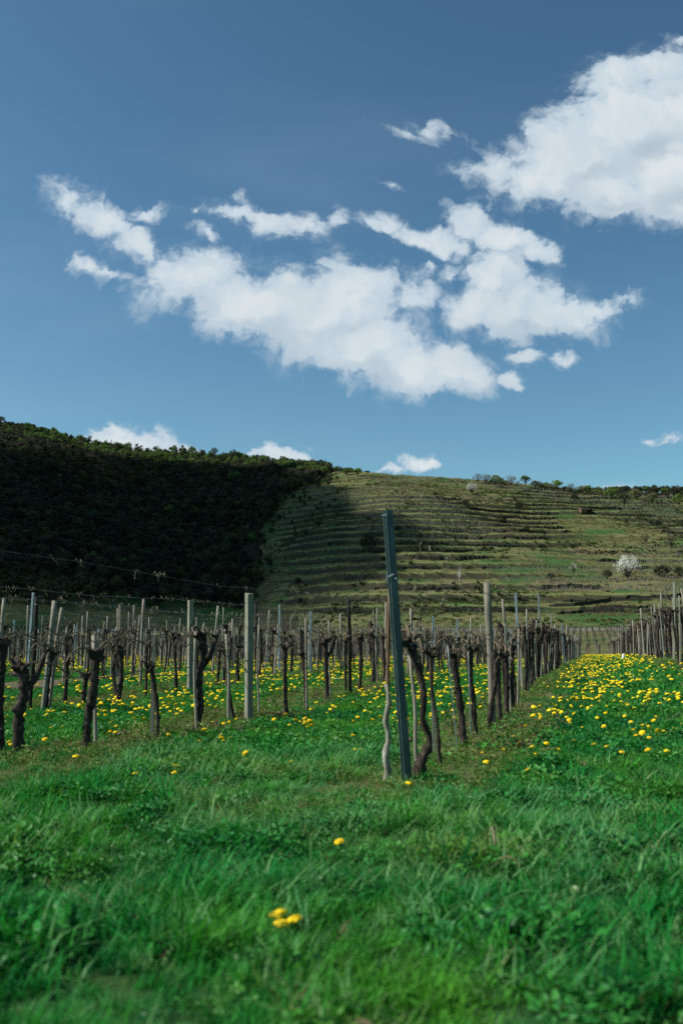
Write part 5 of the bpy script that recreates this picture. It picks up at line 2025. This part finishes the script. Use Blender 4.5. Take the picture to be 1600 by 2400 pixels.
# a few dandelion clocks in the near grass
M_clock = leaf_mat('seed_fluff', (0.62, 0.64, 0.58), (0.74, 0.75, 0.70), 0.4, rough=0.8)
for k, (px, py, lab) in enumerate([(1295, 1996, 'pale dandelion clock beside the bent fallen cane'), (1366, 1981, 'pale dandelion clock just beyond the bent fallen cane'), (1527, 1990, 'larger pale dandelion clock in the near grass, farthest from the green post'), (1346, 2087, 'pale dandelion clock nearest to the road, below the bent fallen cane')]):
    d = pix_dir(px, py)
    p, _ = hit(px, py + 30)
    q_ = CAM + d * (p.y / d.y)
    rk = random.Random(k)
    e = empty('dandelion_clock', q_)
    mb = MB()
    for i in range(90):
        z_ = 1 - 2 * (i + .5) / 90
        a_ = i * 2.39996
        v = Vector((math.cos(a_) * math.sqrt(1 - z_ * z_), math.sin(a_) * math.sqrt(1 - z_ * z_), z_))
        u_ = v.orthogonal().normalized()
        R_ = .017 * rk.uniform(.9, 1.08)
        b = len(mb.v)
        w_ = v.cross(u_)
        mb.v += [tuple(v * R_ * .25), tuple(v * R_ + u_ * .0032), tuple(v * R_ - u_ * .0032), tuple(v * R_ + w_ * .0032), tuple(v * R_ - w_ * .0032)]
        mb.face(b, b + 1, b + 2)
        mb.face(b, b + 3, b + 4)
    put('seed_head', mb.mesh('seed_head', M_clock), e)
    put('stem', DS[k % 4], e)
    tag(e, lab, 'dandelion clock', 'dandelion clocks in the near grass')
# ------------------------------------------------------------------ fallen canes and dry stalks in the grass
for k, (pl, h0, r_, lab) in enumerate([
    ([(1282, 2024), (1318, 2018), (1352, 2004), (1378, 2020), (1400, 2036), (1418, 2044)], .10, .009, 'pale bent fallen vine cane lying in the near grass'),
    ([(1303, 1681), (1330, 1697), (1360, 1714)], .10, .007, 'pale straight fallen cane among dandelions of the flowery lane'),
    ([(1392, 1604), (1404, 1590), (1436, 1566), (1452, 1560)], .12, .009, 'branched pale pruned cane lying mid-lane among dandelions'),
    ([(1560, 1690), (1580, 1678), (1598, 1664)], .12, .008, 'fallen cane tip at the edge of the flowery lane'),
    ([(774, 1589), (800, 1590), (824, 1591)], .10, .010, 'pale fallen cane before the black tarred post'),
]):
    pp = []
    for (px, py) in pl:
        p, _ = hit(px, py + 22 if py > 1900 else py + 6)
        d = pix_dir(px, py)
        pp.append(CAM + d * (p.y / d.y))
    mb = MB()
    n_ = len(pp)
    mb.tube(pp, [r_ * (1.1 - .5 * i / n_) for i in range(n_)], 7, .1, random.Random(k))
    if k == 2:
        mb.tube([pp[1], pp[1] + Vector((-.25, .9, .03))], [r_ * .7, r_ * .4], 6)
        mb.tube([pp[1], pp[1] + Vector((.05, -.9, .0))], [r_ * .7, r_ * .4], 6)
    tag(put('fallen_cane', mb.mesh('fallen_cane', M_twig, True)), lab, 'cane')
for (px, py, tpy, lab) in [(1152, 1992, 1936, 'thick tan dry stalk standing in the near grass'), (1240, 2000, 1966, 'short tan dry stalk in the near grass beside the taller one')]:
    p, _ = hit(px, py + 30)
    d = pix_dir(px, tpy)
    q_ = CAM + d * (p.y / d.y)
    mb = MB()
    mid = p.lerp(q_, .6) + Vector((.015, 0, 0))
    mb.tube([p, mid, q_], [.006, .006, .005], 7, .2, random.Random(px))
    e = empty('dry_stalk', p)
    me = mb.mesh('stem', M_twig, True)
    for v in me.vertices: v.co -= p
    put('stem', me, e)
    mb = MB()
    for k in range(5):
        c = (q_ - p) * (.55 + .1 * k)
        s_ = -1 if k % 2 else 1
        b = len(mb.v)
        mb.v += [tuple(c), tuple(c + Vector((s_ * .022, 0, .008))), tuple(c + Vector((s_ * .034, .01, -.006))), tuple(c + Vector((s_ * .016, .006, -.014)))]
        mb.face(b, b + 1, b + 2, b + 3)
    lf = put('dry_leaves', mb.mesh('dry_leaves', M_dry), e)
    tag(lf, kind='stuff')
    tag(e, lab, 'dry stalk', 'dry stalks left in the grass')
p, _ = hit(1192, 2075)
mb = MB()
pp = [Vector((.05 * math.cos(t_ * 3.3), .02 * t_, .055 * math.sin(t_ * 3.1) + .05)) for t_ in (0, .15, .3, .5, .7, .85, 1)]
mb.tube(pp, [.003, .004, .005, .004, .005, .004, .002], 7, .2, random.Random(2))
tag(put('fallen_cane', mb.mesh('fallen_cane', M_dry, True), None, p), 'curled straw-coloured dead stem arching in the near grass', 'cane')
